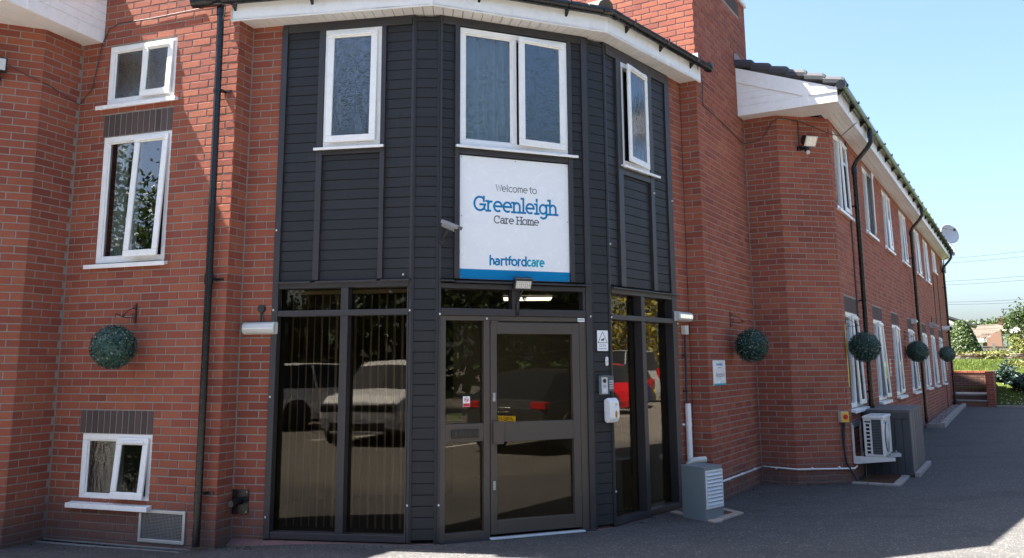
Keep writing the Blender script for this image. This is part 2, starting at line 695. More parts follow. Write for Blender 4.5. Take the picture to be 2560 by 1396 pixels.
# ------------------------------------------------------------------ plan of the building (metres)
E1, C1, E2, C2 = (-4.736, 8.279), (-4.567, 8.728), (-2.693, 8.067), (-2.616, 8.283)
D0, D1a, D1b, D2a, D2b, D3 = (-2.293, 8.213), (-.937, 7.963), (-.692, 7.972), (.778, 8.580), (.981, 8.717), (1.864, 9.840)
C3, E3, C4, E4, E5 = (2.070, 10.112), (2.252, 10.004), (3.290, 11.751), (3.685, 11.516), (4.482, 11.719)
WDIR = Vector((math.sin(R(30.45)), math.cos(R(30.45))))
WING = Fr(E5, t=WDIR)
WLEN = 20.0
W1 = WING.p(WLEN, 0, 0)[:2]
LDIR = (Vector(C1) - Vector(E2)).normalized()
LN = Vector((-LDIR.y, LDIR.x))
if LN.y > 0:
    LN = -LN
LW = Fr(C1, t=LDIR, n=LN)            # left wing: s runs away to the left, o towards the viewer
E1p = LW.p(0, .479, 0)[:2]
E0 = LW.p(.58, 1.06, 0)[:2]
LF = LW.p(7.0, 1.06, 0)[:2]
SOFF = 4.925
TOWER = 6.74
F_L = Fr(C1, E2)
F_BL, F_BC, F_BR = Fr(D0, D1a), Fr(D1b, D2a), Fr(D2b, D3)
F_P1, F_P2 = Fr(D1a, D1b), Fr(D2a, D2b)
F_T = Fr(E3, C4)
F_TF = Fr(C3, E3)

home = thing('care_home_building', (0, 9.5, 0), 'two storey red brick care home with dark clad entrance bay and white windows', 'building')

# ================================================================== ground and terrain


def wing_so(x, y):
    d = Vector((x, y)) - Vector(E5)
    return d.dot(WDIR), d.dot(WING.n)


def sstep(a, b, x):
    t = min(1, max(0, (x - a) / (b - a)))
    return t * t * (3 - 2 * t)


def ground_z(x, y):
    z = -.035
    z += -.075 * sstep(-1.2, -3.6, x) * sstep(6.2, 7.8, y) * sstep(12, 10, y)
    s, o = wing_so(x, y)
    z += .145 * sstep(2.5, 17, s)
    if s > 19.0:
        z += .35 * sstep(21, 30, s)
    d = math.hypot(x, y)
    z += 2.6 * sstep(45, 190, d) * (1 if y > 20 else 0) * sstep(20, 45, y)
    return z


gb = MB()
xs = [-400, -150, -60, -30, -18] + [-12 + i for i in range(0, 10)] + [-2 + i * .5 for i in range(24)] + [10 + i * 1.0 for i in range(14)] + [26, 30, 36, 45, 60, 80, 110, 160, 260, 500]
ys = [-400, -150, -60, -30, -18] + [-12 + i * 2 for i in range(9)] + [6 + i * .4 for i in range(30)] + [18 + i for i in range(16)] + [36, 40, 46, 54, 64, 80, 100, 130, 180, 260, 500, 900]
ix = {}
pts = []
for j, y in enumerate(ys):
    for i, x in enumerate(xs):
        pts.append((x, y, ground_z(x, y)))
nx = len(xs)
fs = []
for j in range(len(ys) - 1):
    for i in range(nx - 1):
        fs.append((j * nx + i, j * nx + i + 1, (j + 1) * nx + i + 1, (j + 1) * nx + i))
gb.smooth = True
gb.mesh(pts, fs)
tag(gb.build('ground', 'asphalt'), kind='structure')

# ================================================================== brick walls
BRICKS = []       # (wall object, frame, s0, s1, course, skip flags)
CO, JT = .075, .0115
BD = .07


def brick_pts(L, skip0, skip1, h=CO - JT, c=.003, d=BD):
    """local: x along wall, y into wall, z up; origin at lower left front corner"""
    ca = 0 if skip0 else c
    cb = 0 if skip1 else c
    v = [(ca, 0, c), (L - cb, 0, c), (L - cb, 0, h - c), (ca, 0, h - c),
         (0, c, 0), (L, c, 0), (L, c, h), (0, c, h),
         (0, d, 0), (L, d, 0), (L, d, h), (0, d, h)]
    f = [(0, 1, 2, 3), (4, 5, 1, 0), (3, 2, 6, 7), (4, 8, 9, 5), (7, 6, 10, 11)]
    if not skip0:
        f += [(4, 0, 3, 7), (8, 4, 7, 11)]
    if not skip1:
        f += [(1, 5, 6, 2), (5, 9, 10, 6)]
    return v, f


def wall(fr, s_a, s_b, z0, z1, openings=(), phase=0.0, conv=(False, False), mit=(0, 0), mat='brick', flip=0, zeps=0.0, part='wall', parent=None):
    """openings: (s0, s1, z0, z1, reveal); conv: convex corner at start / end"""
    par = parent or home
    mb = MB()
    r = -.006
    se = sorted({s_a - mit[0], s_b + mit[1]} | {x for o in openings for x in o[:2] if s_a < x < s_b})
    ze = sorted({z0, z1} | {x for o in openings for x in o[2:4] if z0 < x < z1})
    for a, b in zip(se[:-1], se[1:]):
        for c, d in zip(ze[:-1], ze[1:]):
            m, q = (a + b) / 2, (c + d) / 2
            if any(o[0] < m < o[1] and o[2] < q < o[3] for o in openings):
                continue
            mb.quad(fr.p(a, r, c), fr.p(b, r, c), fr.p(b, r, d), fr.p(a, r, d))
    for o in openings:
        if not o[4]:
            continue
        dd = -o[4]
        for s, sg in ((o[0], -1), (o[1], 1)):
            s += sg * .006
            mb.quad(fr.p(s, 0 + r, o[2]), fr.p(s, dd, o[2]), fr.p(s, dd, o[3]), fr.p(s, r, o[3]))
        mb.quad(fr.p(o[0], r, o[3] + .004), fr.p(o[1], r, o[3] + .004), fr.p(o[1], dd, o[3] + .004), fr.p(o[0], dd, o[3] + .004))
        mb.quad(fr.p(o[0], r, o[2] - .004), fr.p(o[1], r, o[2] - .004), fr.p(o[1], dd, o[2] - .004), fr.p(o[0], dd, o[2] - .004))
    wo = mb.build(part, 'mortar', par)
    k0 = math.floor(z0 / CO + 1e-6)
    k1 = math.ceil(z1 / CO - 1e-6)
    for kk in range(k0, k1):
        za, zb = kk * CO + JT / 2, (kk + 1) * CO - JT / 2
        off = phase + (.1125 if (kk + flip) % 2 else 0)
        i0 = math.floor((s_a - off) / .225) - 1
        i1 = math.ceil((s_b - off) / .225) + 1
        for i in range(i0, i1):
            a, b = off + i * .225 + JT / 2, off + (i + 1) * .225 - JT / 2
            a2, b2 = max(a, s_a + (0 if conv[0] else JT / 2)), min(b, s_b - (0 if conv[1] else JT / 2))
            if b2 - a2 < .02:
                continue
            segs = [(a2, b2)]
            for o in openings:
                if o[3] <= za + .03 or o[2] >= zb - .03:
                    continue
                ns_ = []
                for p_, q_ in segs:
                    if q_ <= o[0] or p_ >= o[1]:
                        ns_.append((p_, q_))
                        continue
                    if p_ < o[0] - .018:
                        ns_.append((p_, o[0]))
                    if q_ > o[1] + .018:
                        ns_.append((o[1], q_))
                segs = ns_
            for p_, q_ in segs:
                BRICKS.append((wo, fr, p_, q_, kk, conv[0] and abs(p_ - s_a) < 1e-6, conv[1] and abs(q_ - s_b) < 1e-6, mat, zeps))
    return wo


def turn(f1, f2):
    """set-back of the recessed mortar plane at a convex corner (positive = shorten)"""
    ang = math.acos(max(-1, min(1, f1.t.dot(f2.t))))
    return .006 * math.tan(ang / 2)


GZ = -.25
WIN_L = [(.36, 1.232, 4.225, 4.866), (.36, 1.232, 2.565, 3.880), (.366, 1.222, .268, .900)]
VENTL = (1.133, 1.662, -.065, .225)
F_CH = Fr(E0, E1p)
F_EC = Fr(E1p, C1)
F_LWW = Fr(LF, E0)
wall(F_LWW, 0, F_LWW.L, GZ, SOFF, conv=(True, True), mit=(0, -turn(F_LWW, F_CH)), phase=F_LWW.L)
wall(F_CH, 0, F_CH.L, GZ, SOFF, conv=(True, True), mit=(-turn(F_LWW, F_CH), -turn(F_CH, F_EC)), phase=F_CH.L, zeps=.0003)
wall(F_EC, 0, F_EC.L, GZ, SOFF, conv=(True, False), mit=(-turn(F_CH, F_EC), .006), phase=.1125, zeps=.0006)
F_EX = Fr(E2, C2)
LIN_L = [(.328, 1.222, .900, 1.125), (.345, 1.234, 3.880, 4.120)]
wall(F_L, 0, F_L.L, GZ, TOWER, [(*o, .06) for o in WIN_L] + [(*o, 0) for o in LIN_L] + [(*VENTL, 0)], conv=(False, True), mit=(.006, -turn(F_L, F_EX)), phase=F_L.L)
wall(F_EX, 0, F_EX.L, GZ, TOWER, conv=(True, False), mit=(-turn(F_L, F_EX), .006), phase=.0, zeps=.0003)
F_PI = Fr(C2, D0)
wall(F_PI, 0, F_PI.L, GZ, SOFF + .1, conv=(False, False), mit=(.006, .0), phase=.0, zeps=.0006)
F_PR = Fr(D3, C3)
wall(F_PR, 0, F_PR.L, GZ, SOFF + .1, mit=(0, .006), phase=F_PR.L)
F_TFx = Fr(F_TF.p(-3.3, 0, 0)[:2], E3)
wall(F_TFx, 0, F_TFx.L, GZ, TOWER, [(-.1, 3.3, GZ - .1, 5.02, 0)], conv=(True, True), mit=(.006, -turn(F_TF, F_T)), phase=F_TFx.L, zeps=.0003)
BAND = (.06, 2.09, 6.485, 6.71)
wall(F_T, 0, 2.38, GZ, TOWER, [(F_T.L, 2.6, GZ - .1, 5.02, 0), (*BAND, 0)], conv=(True, True), mit=(-turn(F_TF, F_T), .0), phase=0, zeps=.0006)
F_CE = Fr(C4, E4)
F_EE = Fr(E4, E5)
wall(F_CE, 0, F_CE.L, GZ, SOFF, conv=(False, True), mit=(.006, -turn(F_CE, F_EE)), phase=F_CE.L, flip=1)
wall(F_EE, 0, F_EE.L, GZ, SOFF, conv=(True, True), mit=(-turn(F_CE, F_EE), -turn(F_EE, WING)), phase=0, zeps=.0003)
WS = [.28, 2.90, 5.25, 7.92, 10.95, 13.2, 15.8]
WW = 1.07
UP = [(s, s + WW, 3.70 if i < 6 else 4.19, 4.84) for i, s in enumerate(WS)]
LO = [(s, s + WW, .905, 2.235) for s in WS]
LIN_W = [(s - .02, s + WW + .02, 2.235, 2.455) for s in WS]
wall(WING, 0, WLEN, GZ, SOFF, [(*o, .06) for o in UP + LO] + [(*o, 0) for o in LIN_W], conv=(True, True), mit=(-turn(F_EE, WING), 0), phase=.1125, zeps=.0006)


def soldier(fr, s0, s1, z0, z1, mat='brick_dark', individual=True, parent=None, n=None):
    """row of upright bricks over a window"""
    n = n or max(3, round((s1 - s0) / .075))
    mb = MB()
    mb.box(fr, s0, s1, -.05, -.006, z0, z1)
    li = mb.build('lintel', 'mortar', parent or home)
    w_ = (s1 - s0) / n
    mj = MB()
    for i in range(n):
        b = mj if not individual else MB()
        a, c = s0 + i * w_ + .005, s0 + (i + 1) * w_ - .005
        jo = rnd.uniform(-.0015, .001)
        v, f = brick_pts(c - a, False, False, h=z1 - z0 - .012)
        q = fr.p(a, jo, z0 + .006)
        b.mesh([(q[0] + fr.t.x * x - fr.n.x * y, q[1] + fr.t.y * x - fr.n.y * y, q[2] + z) for x, y, z in v], f)
        if individual:
            b.build('soldier_brick', mat, li)
    if not individual:
        mj.build('soldier_bricks', mat, li)['kind'] = 'stuff'
    return li


for o in LIN_L:
    soldier(F_L, *o)
for i, o in enumerate(LIN_W):
    soldier(WING, *o, individual=i < 3)
soldier(F_T, *BAND, individual=True, n=27)

# which bricks show largest -> objects of their own, the rest joined
scored = []
for i, (wo, fr, a, b, kk, s0_, s1_, mt, ze) in enumerate(BRICKS):
    m = (a + b) / 2
    c = fr.p(m, 0, (kk + .5) * CO)
    q = project(c)
    if q is None or not (-10 < q[0] < 2570 and -10 < q[1] < 1400) or b - a < .05:
        continue
    view = Vector((c[0], c[1], c[2] - CAMH))
    dist = view.length
    fac = -(view.normalized().x * fr.n.x + view.normalized().y * fr.n.y)
    if fac <= 0.02:
        continue
    scored.append(((b - a) * .065 * fac / dist ** 2, i))
scored.sort(reverse=True)
single = {i for _, i in scored[:300]}
joined = {}
shared = {}
for i, (wo, fr, a, b, kk, s0_, s1_, mt, ze) in enumerate(BRICKS):
    jo = rnd.uniform(-.0016, .0010)
    jz = rnd.uniform(-.0008, .0008) + ze
    q = fr.p(a, jo, kk * CO + JT / 2 + jz)
    if i in single:
        key = (round(b - a, 3), s0_, s1_, mt)
        if key not in shared:
            v, f = brick_pts(b - a, s0_, s1_)
            me = bpy.data.meshes.new('brick')
            me.from_pydata(v, [], f)
            me.materials.append(MATS[mt])
            me.update()
            shared[key] = me
        o = bpy.data.objects.new('brick', shared[key])
        col.objects.link(o)
        o.parent = wo
        o.location = Vector(q) - WL[wo.name]
        o.rotation_euler = (0, 0, math.atan2(fr.t.y, fr.t.x))
    else:
        v, f = brick_pts(b - a, s0_, s1_)
        J = joined.setdefault((wo.name, mt), (wo, MB()))[1]
        tx, ty, nx_, ny_ = fr.t.x, fr.t.y, fr.n.x, fr.n.y
        J.mesh([(q[0] + tx * x - nx_ * y, q[1] + ty * x - ny_ * y, q[2] + z) for x, y, z in v], f)
for (wn_, mt), (wo, J) in joined.items():
    J.build('brickwork', mt, wo)['kind'] = 'stuff'

# ================================================================== roof edges, soffits, gutters
FASC = [(-2.78, 8.065), (-.745, 7.713), (.998, 8.427), (2.314, 10.038)]
roof = thing('roof', (0, 9, 5), parent=home)


def gutter_prof(off, z, r=.057):
    pts = []
    for i in range(9):
        a = math.pi + math.pi * i / 8
        pts.append((off + r * math.cos(a), z + r * math.sin(a)))
    for i in range(8, -1, -1):
        a = math.pi + math.pi * i / 8
        pts.append((off + (r - .006) * math.cos(a), z + (r - .006) * math.sin(a)))
    return pts


mb = MB()
mb.sweep(FASC, [(-.022, 4.918), (0, 4.918), (0, 5.125), (-.022, 5.125)])
mb.box(Fr(FASC[0], FASC[1]), -.002, .02, -.26, 0, 4.917, 5.126)
mb.build('fascia', 'upvc', home, .003)
for p, q, nm in ((FASC[0], FASC[1], 1), (FASC[1], FASC[2], 2)):
    d = (Vector(q) - Vector(p)).normalized()
    m = MB()
    fr = Fr(p, q)
    m.box(fr, fr.L - .028, fr.L + .004, -.01, .004, 4.915, 5.127)
    m.build('fascia_joint', 'upvc', home)
# bay gutter
gd = (Vector(FASC[0]) - Vector(FASC[1])).normalized()
gl0 = Vector(FASC[0]) + gd * .36
gr0 = Vector(FASC[3]) + (Vector(FASC[3]) - Vector(FASC[2])).normalized() * .10
GL = [gl0, Vector(FASC[1]), Vector(FASC[2]), gr0]
m = MB()
m.smooth = True
m.sweep(GL, gutter_prof(.066, 5.125))
gut = m.build('gutter', 'black_plastic', home)
for a, b in zip(GL[:-1], GL[1:]):
    fr = Fr(a, b)
    nb = max(2, round(fr.L / .85))
    for i in range(nb):
        s = fr.L * (i + .5) / nb
        m = MB()
        prof = gutter_prof(.066, 5.125, .064)
        for j in range(len(prof) // 2 - 1):
            (o0, z0), (o1, z1) = prof[j], prof[j + 1]
            m.quad(fr.p(s - .016, o0, z0), fr.p(s + .016, o0, z0), fr.p(s + .016, o1, z1), fr.p(s - .016, o1, z1))
        m.prism(Fr(fr.p(s, 0, 0)[:2], t=fr.n, n=fr.t), [(0, 5.02), (.03, 5.045), (.05, 5.065), (0, 5.10)], -.012, .012)
        m.tube([fr.p(s, .066 + .064, 5.118), fr.p(s, .066 + .064, 5.145)], .010, 6)
        m.build('gutter_bracket', 'black_plastic', gut)
for P_, d_ in ((Vector(FASC[1]), None), (Vector(FASC[2]), None)):
    pass
for e, fr in ((0, Fr(GL[0], GL[1])), (1, Fr(GL[2], GL[3]))):
    m = MB()
    s = 0 if e == 0 else fr.L
    m.tube([fr.p(s - .022, .066, 5.118), fr.p(s + .022, .066, 5.118)], .062, 14)
    m.build('gutter_stop_end', 'black_plastic', gut)
for i in (1, 2):
    d1 = (GL[i] - GL[i - 1]).normalized()
    d2 = (GL[i + 1] - GL[i]).normalized()
    m = MB()
    m.smooth = True
    m.sweep([GL[i] - d1 * .09, GL[i], GL[i] + d2 * .09], gutter_prof(.066, 5.125, .0625))
    m.build('gutter_angle', 'black_plastic', gut)

# bay soffit boards
inner = [D0, D1a, D1b, D2a, D2b, D3]


def soffit_boards(pa, pb, qa, qb, n):
    """pa-pb along the wall, qa-qb along the fascia"""
    for i in range(n):
        m = MB()
        a, b = i / n, (i + 1) / n
        L = (Vector(qb) - Vector(qa)).length
        e = .0035 / L
        P = [Vector(pa).lerp(Vector(pb), a + e), Vector(pa).lerp(Vector(pb), b - e), Vector(qa).lerp(Vector(qb), b - e), Vector(qa).lerp(Vector(qb), a + e)]
        m.hexa([(p.x, p.y, 4.928) for p in P] + [(p.x, p.y, 4.94) for p in P])
        m.build('soffit_board', 'upvc_soffit', home)


F0, F1, F2, F3 = [Vector(p) for p in FASC]
inn0 = Vector(C2) + (Vector(C2) - Vector(E2)) * .3
soffit_boards((inn0.x, inn0.y), Fr(D0, D1a).p(1.5, -.3, 0)[:2], F0, F1, 20)
soffit_boards(Fr(D0, D1a).p(1.5, -.3, 0)[:2], Fr(D1b, D2a).p(1.68, -.3, 0)[:2], F1, F2, 18)
soffit_boards(Fr(D1b, D2a).p(1.68, -.3, 0)[:2], Fr(D3, C3).p(.5, -.1, 0)[:2], F2, F3, 20)
m = MB()
m.quad(*[(p[0], p[1], 4.945) for p in (F0, F1, F2, F3, Vector(C3) + Vector((.1, .4)), Vector((0, 11)), Vector(C2) + Vector((0, .6)))])
m.build('soffit_backing', 'dark_void', home)
# bay roof slopes (seen only edge-on above the gutter)
m = MB()
ro = [Vector(p) for p in FASC]
apex = Vector((-.2, 11.6))
for a, b in zip(ro[:-1], ro[1:]):
    n_ = Fr(a, b).n
    a2, b2 = a + n_ * .05, b + n_ * .05
    m.quad((a2.x, a2.y, 5.15), (b2.x, b2.y, 5.15), (apex.x, apex.y, 6.2))
rf = m.build('roof_slope', 'roof_tile', home)
for i in range(9):
    fr = Fr(ro[1], ro[2])
    mm = MB()
    s = fr.L - .03 - i * .20
    mm.box(fr, s - .19, s, -.12, .045, 5.155, 5.18)
    mm.build('eaves_tile', 'roof_tile', rf)
for i in range(2):
    mm = MB()
    fr = Fr(ro[2], apex)
    mm.tube([fr.p(.02 + i * .34, 0, 5.20 + .34 * i * .3), fr.p(.37 + i * .34, 0, 5.20 + .34 * (i + 1) * .3)], .09, 10)
    mm.build('hip_tile', 'bungalow_tile', rf)
# lead flashing where the bay roof meets the tower front
m = MB()
for i in range(3):
    m.box(F_TFx, F_TFx.L - .22 * (i + 1) + .02, F_TFx.L - .22 * i + .04, .002, .02, 5.06 + .10 * i, 5.27 + .08 * i)
m.build('lead_flashing', 'lead', home)
# coping on both towers and the lids that close the building from above
m = MB()
cp_ = [F_TFx.p(-.02, .02, 0), F_TFx.p(F_TFx.L + .03, .02, 0), F_T.p(2.42, .03, 0), F_T.p(2.42, -3.4, 0)]
m.hexa([(p[0], p[1], TOWER) for p in cp_] + [(p[0], p[1], TOWER + .05) for p in cp_])
cp_ = [F_L.p(-.5, .03, 0), F_L.p(F_L.L + .03, .03, 0), F_L.p(F_L.L + .03, -2.4, 0), F_L.p(-.5, -2.4, 0)]
m.hexa([(p[0], p[1], TOWER) for p in cp_] + [(p[0], p[1], TOWER + .05) for p in cp_])
m.build('coping', 'upvc_soffit', home)
for lst in (((F_T.p(2.376, 0, 0), F_T.p(2.376, -3.4, 0)), (F_T.p(2.376, -3.4, 0), F_TFx.p(0, 0, 0))),
            ((F_L.p(-.5, -.01, 0), F_L.p(-.5, -2.4, 0)), (F_L.p(-.5, -2.4, 0), F_L.p(F_L.L, -2.4, 0)), (F_L.p(F_L.L - .004, -.2, 0), F_L.p(F_L.L - .004, -2.4, 0)), (F_L.p(-.5, -.01, 0), F_L.p(.01, -.01, 0)))):
    m = MB()
    for a, b in lst:
        m.quad((a[0], a[1], 4.9), (b[0], b[1], 4.9), (b[0], b[1], TOWER), (a[0], a[1], TOWER))
    m.build('tower_wall', 'brick', home)
m = MB()
back = [WING.p(WLEN, -9, 0), (-2, 22), LW.p(9, -7, 0)]
lid = [LW.p(7, 1.0, 0), (E0[0], E0[1] + .1), (E1p[0], E1p[1] + .1), C1, E2, C2, (apex.x, 10.3), C3, E3, C4, E4, (E5[0] - .1, E5[1] + .1), WING.p(WLEN - .1, -.1, 0)] + back
ctr = Vector((0, 14))
for a, b in zip(lid, lid[1:] + lid[:1]):
    m.quad((a[0], a[1], 5.0), (b[0], b[1], 5.0), (ctr.x, ctr.y, 5.05))
m.build('roof_deck', 'dark_void', home)
m = MB()
bk = [WING.p(WLEN, 0, 0)] + back + [LW.p(7, 1.06, 0)]
for a, b in zip(bk[:-1], bk[1:]):
    m.quad((a[0], a[1], -.3), (b[0], b[1], -.3), (b[0], b[1], 5.0), (a[0], a[1], 5.0))
m.build('back_wall', 'brick', home)


def wing_eaves(fr, length, gut_len):
    """eaves, verge, tiles and gutter of one wing; fr: s along the wing from the inner corner, o out from the tower wall"""
    ZT = lambda o: 5.745 - .39 * o
    rev = fr.t.x * fr.n.y - fr.t.y * fr.n.x > 0     # left-handed frame
    line = [fr.p(-.27, 1.32, 0)[:2], fr.p(length, 1.32, 0)[:2]]
    sgn = 1
    if rev:
        line = line[::-1]
    m = MB()
    m.sweep(line, [(-.02, 4.918), (0, 4.918), (0, 5.125), (-.02, 5.125)])
    m.build('fascia', 'upvc', home, .003)
    m = MB()
    m.smooth = True
    gline = [fr.p(-.33, 1.32, 0)[:2], fr.p(gut_len, 1.32, 0)[:2]]
    if rev:
        gline = gline[::-1]
    m.sweep(gline, gutter_prof(.066, 5.125))
    g = m.build('gutter', 'black_plastic', home)
    G = Fr(gline[0], gline[1])
    nb = int(G.L / .9)
    for i in range(nb):
        s = .12 + i * .9 if not rev else G.L - .12 - i * .9
        b = MB()
        prof = gutter_prof(.066, 5.125, .064)
        for j in range(8):
            (o0, z0), (o1, z1) = prof[j], prof[j + 1]
            b.quad(G.p(s - .016, o0, z0), G.p(s + .016, o0, z0), G.p(s + .016, o1, z1), G.p(s - .016, o1, z1))
        b.prism(Fr(G.p(s, 0, 0)[:2], t=G.n, n=G.t), [(0, 5.01), (.035, 5.03), (.075, 5.065), (0, 5.10)], -.012, .012)
        b.tube([G.p(s, .13, 5.112), G.p(s, .13, 5.15)], .010, 6)
        b.build('gutter_bracket', 'black_plastic', g)
    b = MB()
    s = 0 if not rev else G.L
    b.tube([G.p(s - .02, .066, 5.118), G.p(s + .02, .066, 5.118)], .062, 14)
    b.build('gutter_stop_end', 'black_plastic', g)
    # soffit boards
    for i in range(4):
        b = MB()
        b.box(fr, .30, length, 1.00 + i * .076 + .0025, 1.00 + (i + 1) * .076 - .0025, 4.928, 4.94)
        b.build('soffit_board', 'upvc_soffit', home)
    for i in range(6):
        b = MB()
        b.box(fr, -.25 + i * .0917, -.25 + (i + 1) * .0917 - .004, -.0 if not rev else 0.0, 1.30, 4.927, 4.939)
        b.build('soffit_board', 'upvc_soffit', home)
    # verge panel, facing away from the wing
    V = Fr(fr.p(-.27, 0, 0)[:2], t=fr.n, n=-fr.t)
    b = MB()
    b.prism(V, [(.0, 4.93), (1.318, 4.93), (1.318, 5.10), (.0, 5.61)], -.03, -.006)
    vp = b.build('verge_panel', 'upvc', home)
    zb = 5.052
    lim = lambda z: max(0, min(1.3, (5.405 - z) / .39))
    b = MB()
    b.box(V, .0, 1.32, -.005, .004, 4.917, 5.048)
    b.build('fascia_board', 'upvc', vp, .002)
    while zb < 5.38:
        z1 = min(zb + .094, 5.40)
        b = MB()
        b.prism(V, [(.0, zb + .003), (lim(zb), zb + .003), (max(.01, lim(z1)), z1 - .003), (.0, z1 - .003)], -.006, .001)
        b.build('cladding_plank', 'upvc', vp)
        zb += .094
    b = MB()
    b.prism(V, [(.0, 5.405), (.92, 5.048), (1.02, 5.048), (1.322, 5.048), (1.322, 5.105), (.0, 5.615)], .004, .014)
    b.build('barge_board', 'upvc', vp, .002)
    b = MB()
    b.box(V, .88, .955, .004, .017, 4.916, 5.20)
    b.build('fascia_joint', 'upvc', vp)
    # verge tiles
    nT = 6
    for i in range(nT):
        o0, o1 = 1.40 * i / nT - .01, 1.40 * (i + 1) / nT + .02
        b = MB()
        pts, fs = [], []
        prof = [(.02, -.125), (.036, -.10), (.040, -.05), (.030, -.012), (.0, .0), (-.30, .0)]
        for oo, lift in ((o0, .0), (o1 - .03, .042), (o1, .030)):
            for a, dz in prof:
                q = V.p(oo, a, ZT(oo) + dz + lift)
                pts.append(q)
        kk = len(prof)
        for r_ in range(2):
            for j in range(kk - 1):
                fs.append((r_ * kk + j, r_ * kk + j + 1, (r_ + 1) * kk + j + 1, (r_ + 1) * kk + j))
        fs.append(tuple(range(kk)))
        fs.append(tuple(2 * kk + j for j in range(kk)))
        b.mesh(pts, fs)
        b.build('verge_tile', 'roof_tile', home)
    b = MB()
    b.quad(fr.p(-.26, 1.40, ZT(1.40) - .03), fr.p(length, 1.40, ZT(1.40) - .03), fr.p(length, -5, ZT(-5) - .03), fr.p(-.26, -.0, ZT(0) - .03), fr.p(-.26, .4, ZT(.4) - .03))
    b.build('roof_slope', 'roof_tile', home)
    return g


RW = Fr(C4, t=WDIR, n=WING.n)
wing_eaves(RW, WLEN + .58, WLEN + .75)
wing_eaves(LW, 7.6, 7.6)
m = MB()
V = RW
m.prism(Fr(RW.p(-.29, 0, 0)[:2], t=RW.n, n=-RW.t), [(0.0, 5.70), (.10, 5.70), (.03, 5.82), (0, 5.82)], 0, .01)
m.build('lead_flashing', 'lead', home)

# ================================================================== windows


def rot_about(p0, axis, ang):
    q = Quaternion(axis, ang)
    p0 = Vector(p0)
    return lambda v: p0 + q @ (v - p0)


def window(fr, s0, s1, z0, z1, of, lights, glass, sill=None, fw=.055, room=1.0, parent=None, small=False, mat_room='room_grey'):
    """lights: (s0, s1, 'fixed'|'sash', hinge, degrees)"""
    P = fr.p((s0 + s1) / 2, 0, z0)
    wd = thing('window', P, parent=parent or home)
    m = MB()
    d = .065
    m.box(fr, s0, s1, of - d, of, z1 - fw, z1)
    m.box(fr, s0, s1, of - d, of, z0, z0 + fw)
    m.box(fr, s0, s0 + fw, of - d, of - .0005, z0 + fw, z1 - fw)
    m.box(fr, s1 - fw, s1, of - d, of - .0005, z0 + fw, z1 - fw)
    for a, b in zip(lights[:-1], lights[1:]):
        mid = (a[1] + b[0]) / 2
        m.box(fr, mid - .028, mid + .028, of - d, of - .001, z0 + fw, z1 - fw)
    m.build('frame', 'upvc', wd, .006)
    for (a, b, kind, hinge, deg) in lights:
        if kind == 'fixed':
            g = MB()
            g.box(fr, a, b, of - .036, of - .030, z0 + fw - .01, z1 - fw + .01)
            g.build('pane', glass, wd)
            bd = MB()
            bw = .014
            for q in ((a, b, z0 + fw, z0 + fw + bw), (a, b, z1 - fw - bw, z1 - fw), (a, a + bw, z0 + fw + bw, z1 - fw - bw), (b - bw, b, z0 + fw + bw, z1 - fw - bw)):
                bd.box(fr, q[0], q[1], of - .03, of - .016, q[2], q[3])
            bd.build('glazing_bead', 'upvc', wd, .004)
        else:
            za, zb = z0 + fw * .62, z1 - fw * .55
            xf = None
            if hinge == 'top':
                xf = rot_about(fr.p(a, of, zb), (fr.t.x, fr.t.y, 0), -R(deg))
            elif hinge == 'right':
                xf = rot_about(fr.p(b, of, za), (0, 0, 1), R(deg))
            elif hinge == 'left':
                xf = rot_about(fr.p(a, of, za), (0, 0, 1), -R(deg))
            sw = .066
            m = MB()
            m.box(fr, a, b, of + .001, of + .026, zb - sw, zb)
            m.box(fr, a, b, of + .001, of + .026, za, za + sw)
            m.box(fr, a, a + sw, of + .001, of + .0255, za + sw, zb - sw)
            m.box(fr, b - sw, b, of + .001, of + .0255, za + sw, zb - sw)
            sh = m.build('sash', 'upvc', wd, .007, xf=xf)
            g = MB()
            g.box(fr, a + sw - .008, b - sw + .008, of + .008, of + .013, za + sw - .008, zb - sw + .008)
            g.build('pane', glass, sh, xf=xf)
            if not small:
                t = MB()
                t.box(fr, a + .05, b - .05, of + .026, of + .044, zb - sw + .012, zb - sw + .034)
                t.build('trickle_vent', 'upvc', sh, .006, xf=xf)
                if deg > 2 and hinge == 'right':
                    bx = MB()
                    bx.box(fr, a + .02, a + .05, of - .03, of - .004, za + .05, zb - .05)
                    bx.build('gasket', 'dark_rubber', wd)
    if sill:
        m = MB()
        a, b, pr, th = sill
        m.hexa([fr.p(a, of + pr, z0 - th - .006), fr.p(b, of + pr, z0 - th - .006), fr.p(b, of - .06, z0 - th), fr.p(a, of - .06, z0 - th),
                fr.p(a, of + pr, z0 - .018), fr.p(b, of + pr, z0 - .018), fr.p(b, of - .06, z0 + .004), fr.p(a, of - .06, z0 + .004)])
        m.box(fr, a - .004, b + .004, of + pr - .012, of + pr + .004, z0 - th - .016, z0 - .014)
        m.build('sill', 'upvc', wd, .004)
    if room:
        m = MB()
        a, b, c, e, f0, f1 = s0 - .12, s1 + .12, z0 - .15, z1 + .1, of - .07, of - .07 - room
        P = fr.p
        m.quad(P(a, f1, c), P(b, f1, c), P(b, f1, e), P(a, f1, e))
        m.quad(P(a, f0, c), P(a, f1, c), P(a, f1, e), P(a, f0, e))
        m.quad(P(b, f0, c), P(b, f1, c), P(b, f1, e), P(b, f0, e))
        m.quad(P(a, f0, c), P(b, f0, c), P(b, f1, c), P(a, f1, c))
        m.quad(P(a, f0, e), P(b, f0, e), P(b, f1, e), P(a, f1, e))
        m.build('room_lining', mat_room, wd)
    return wd


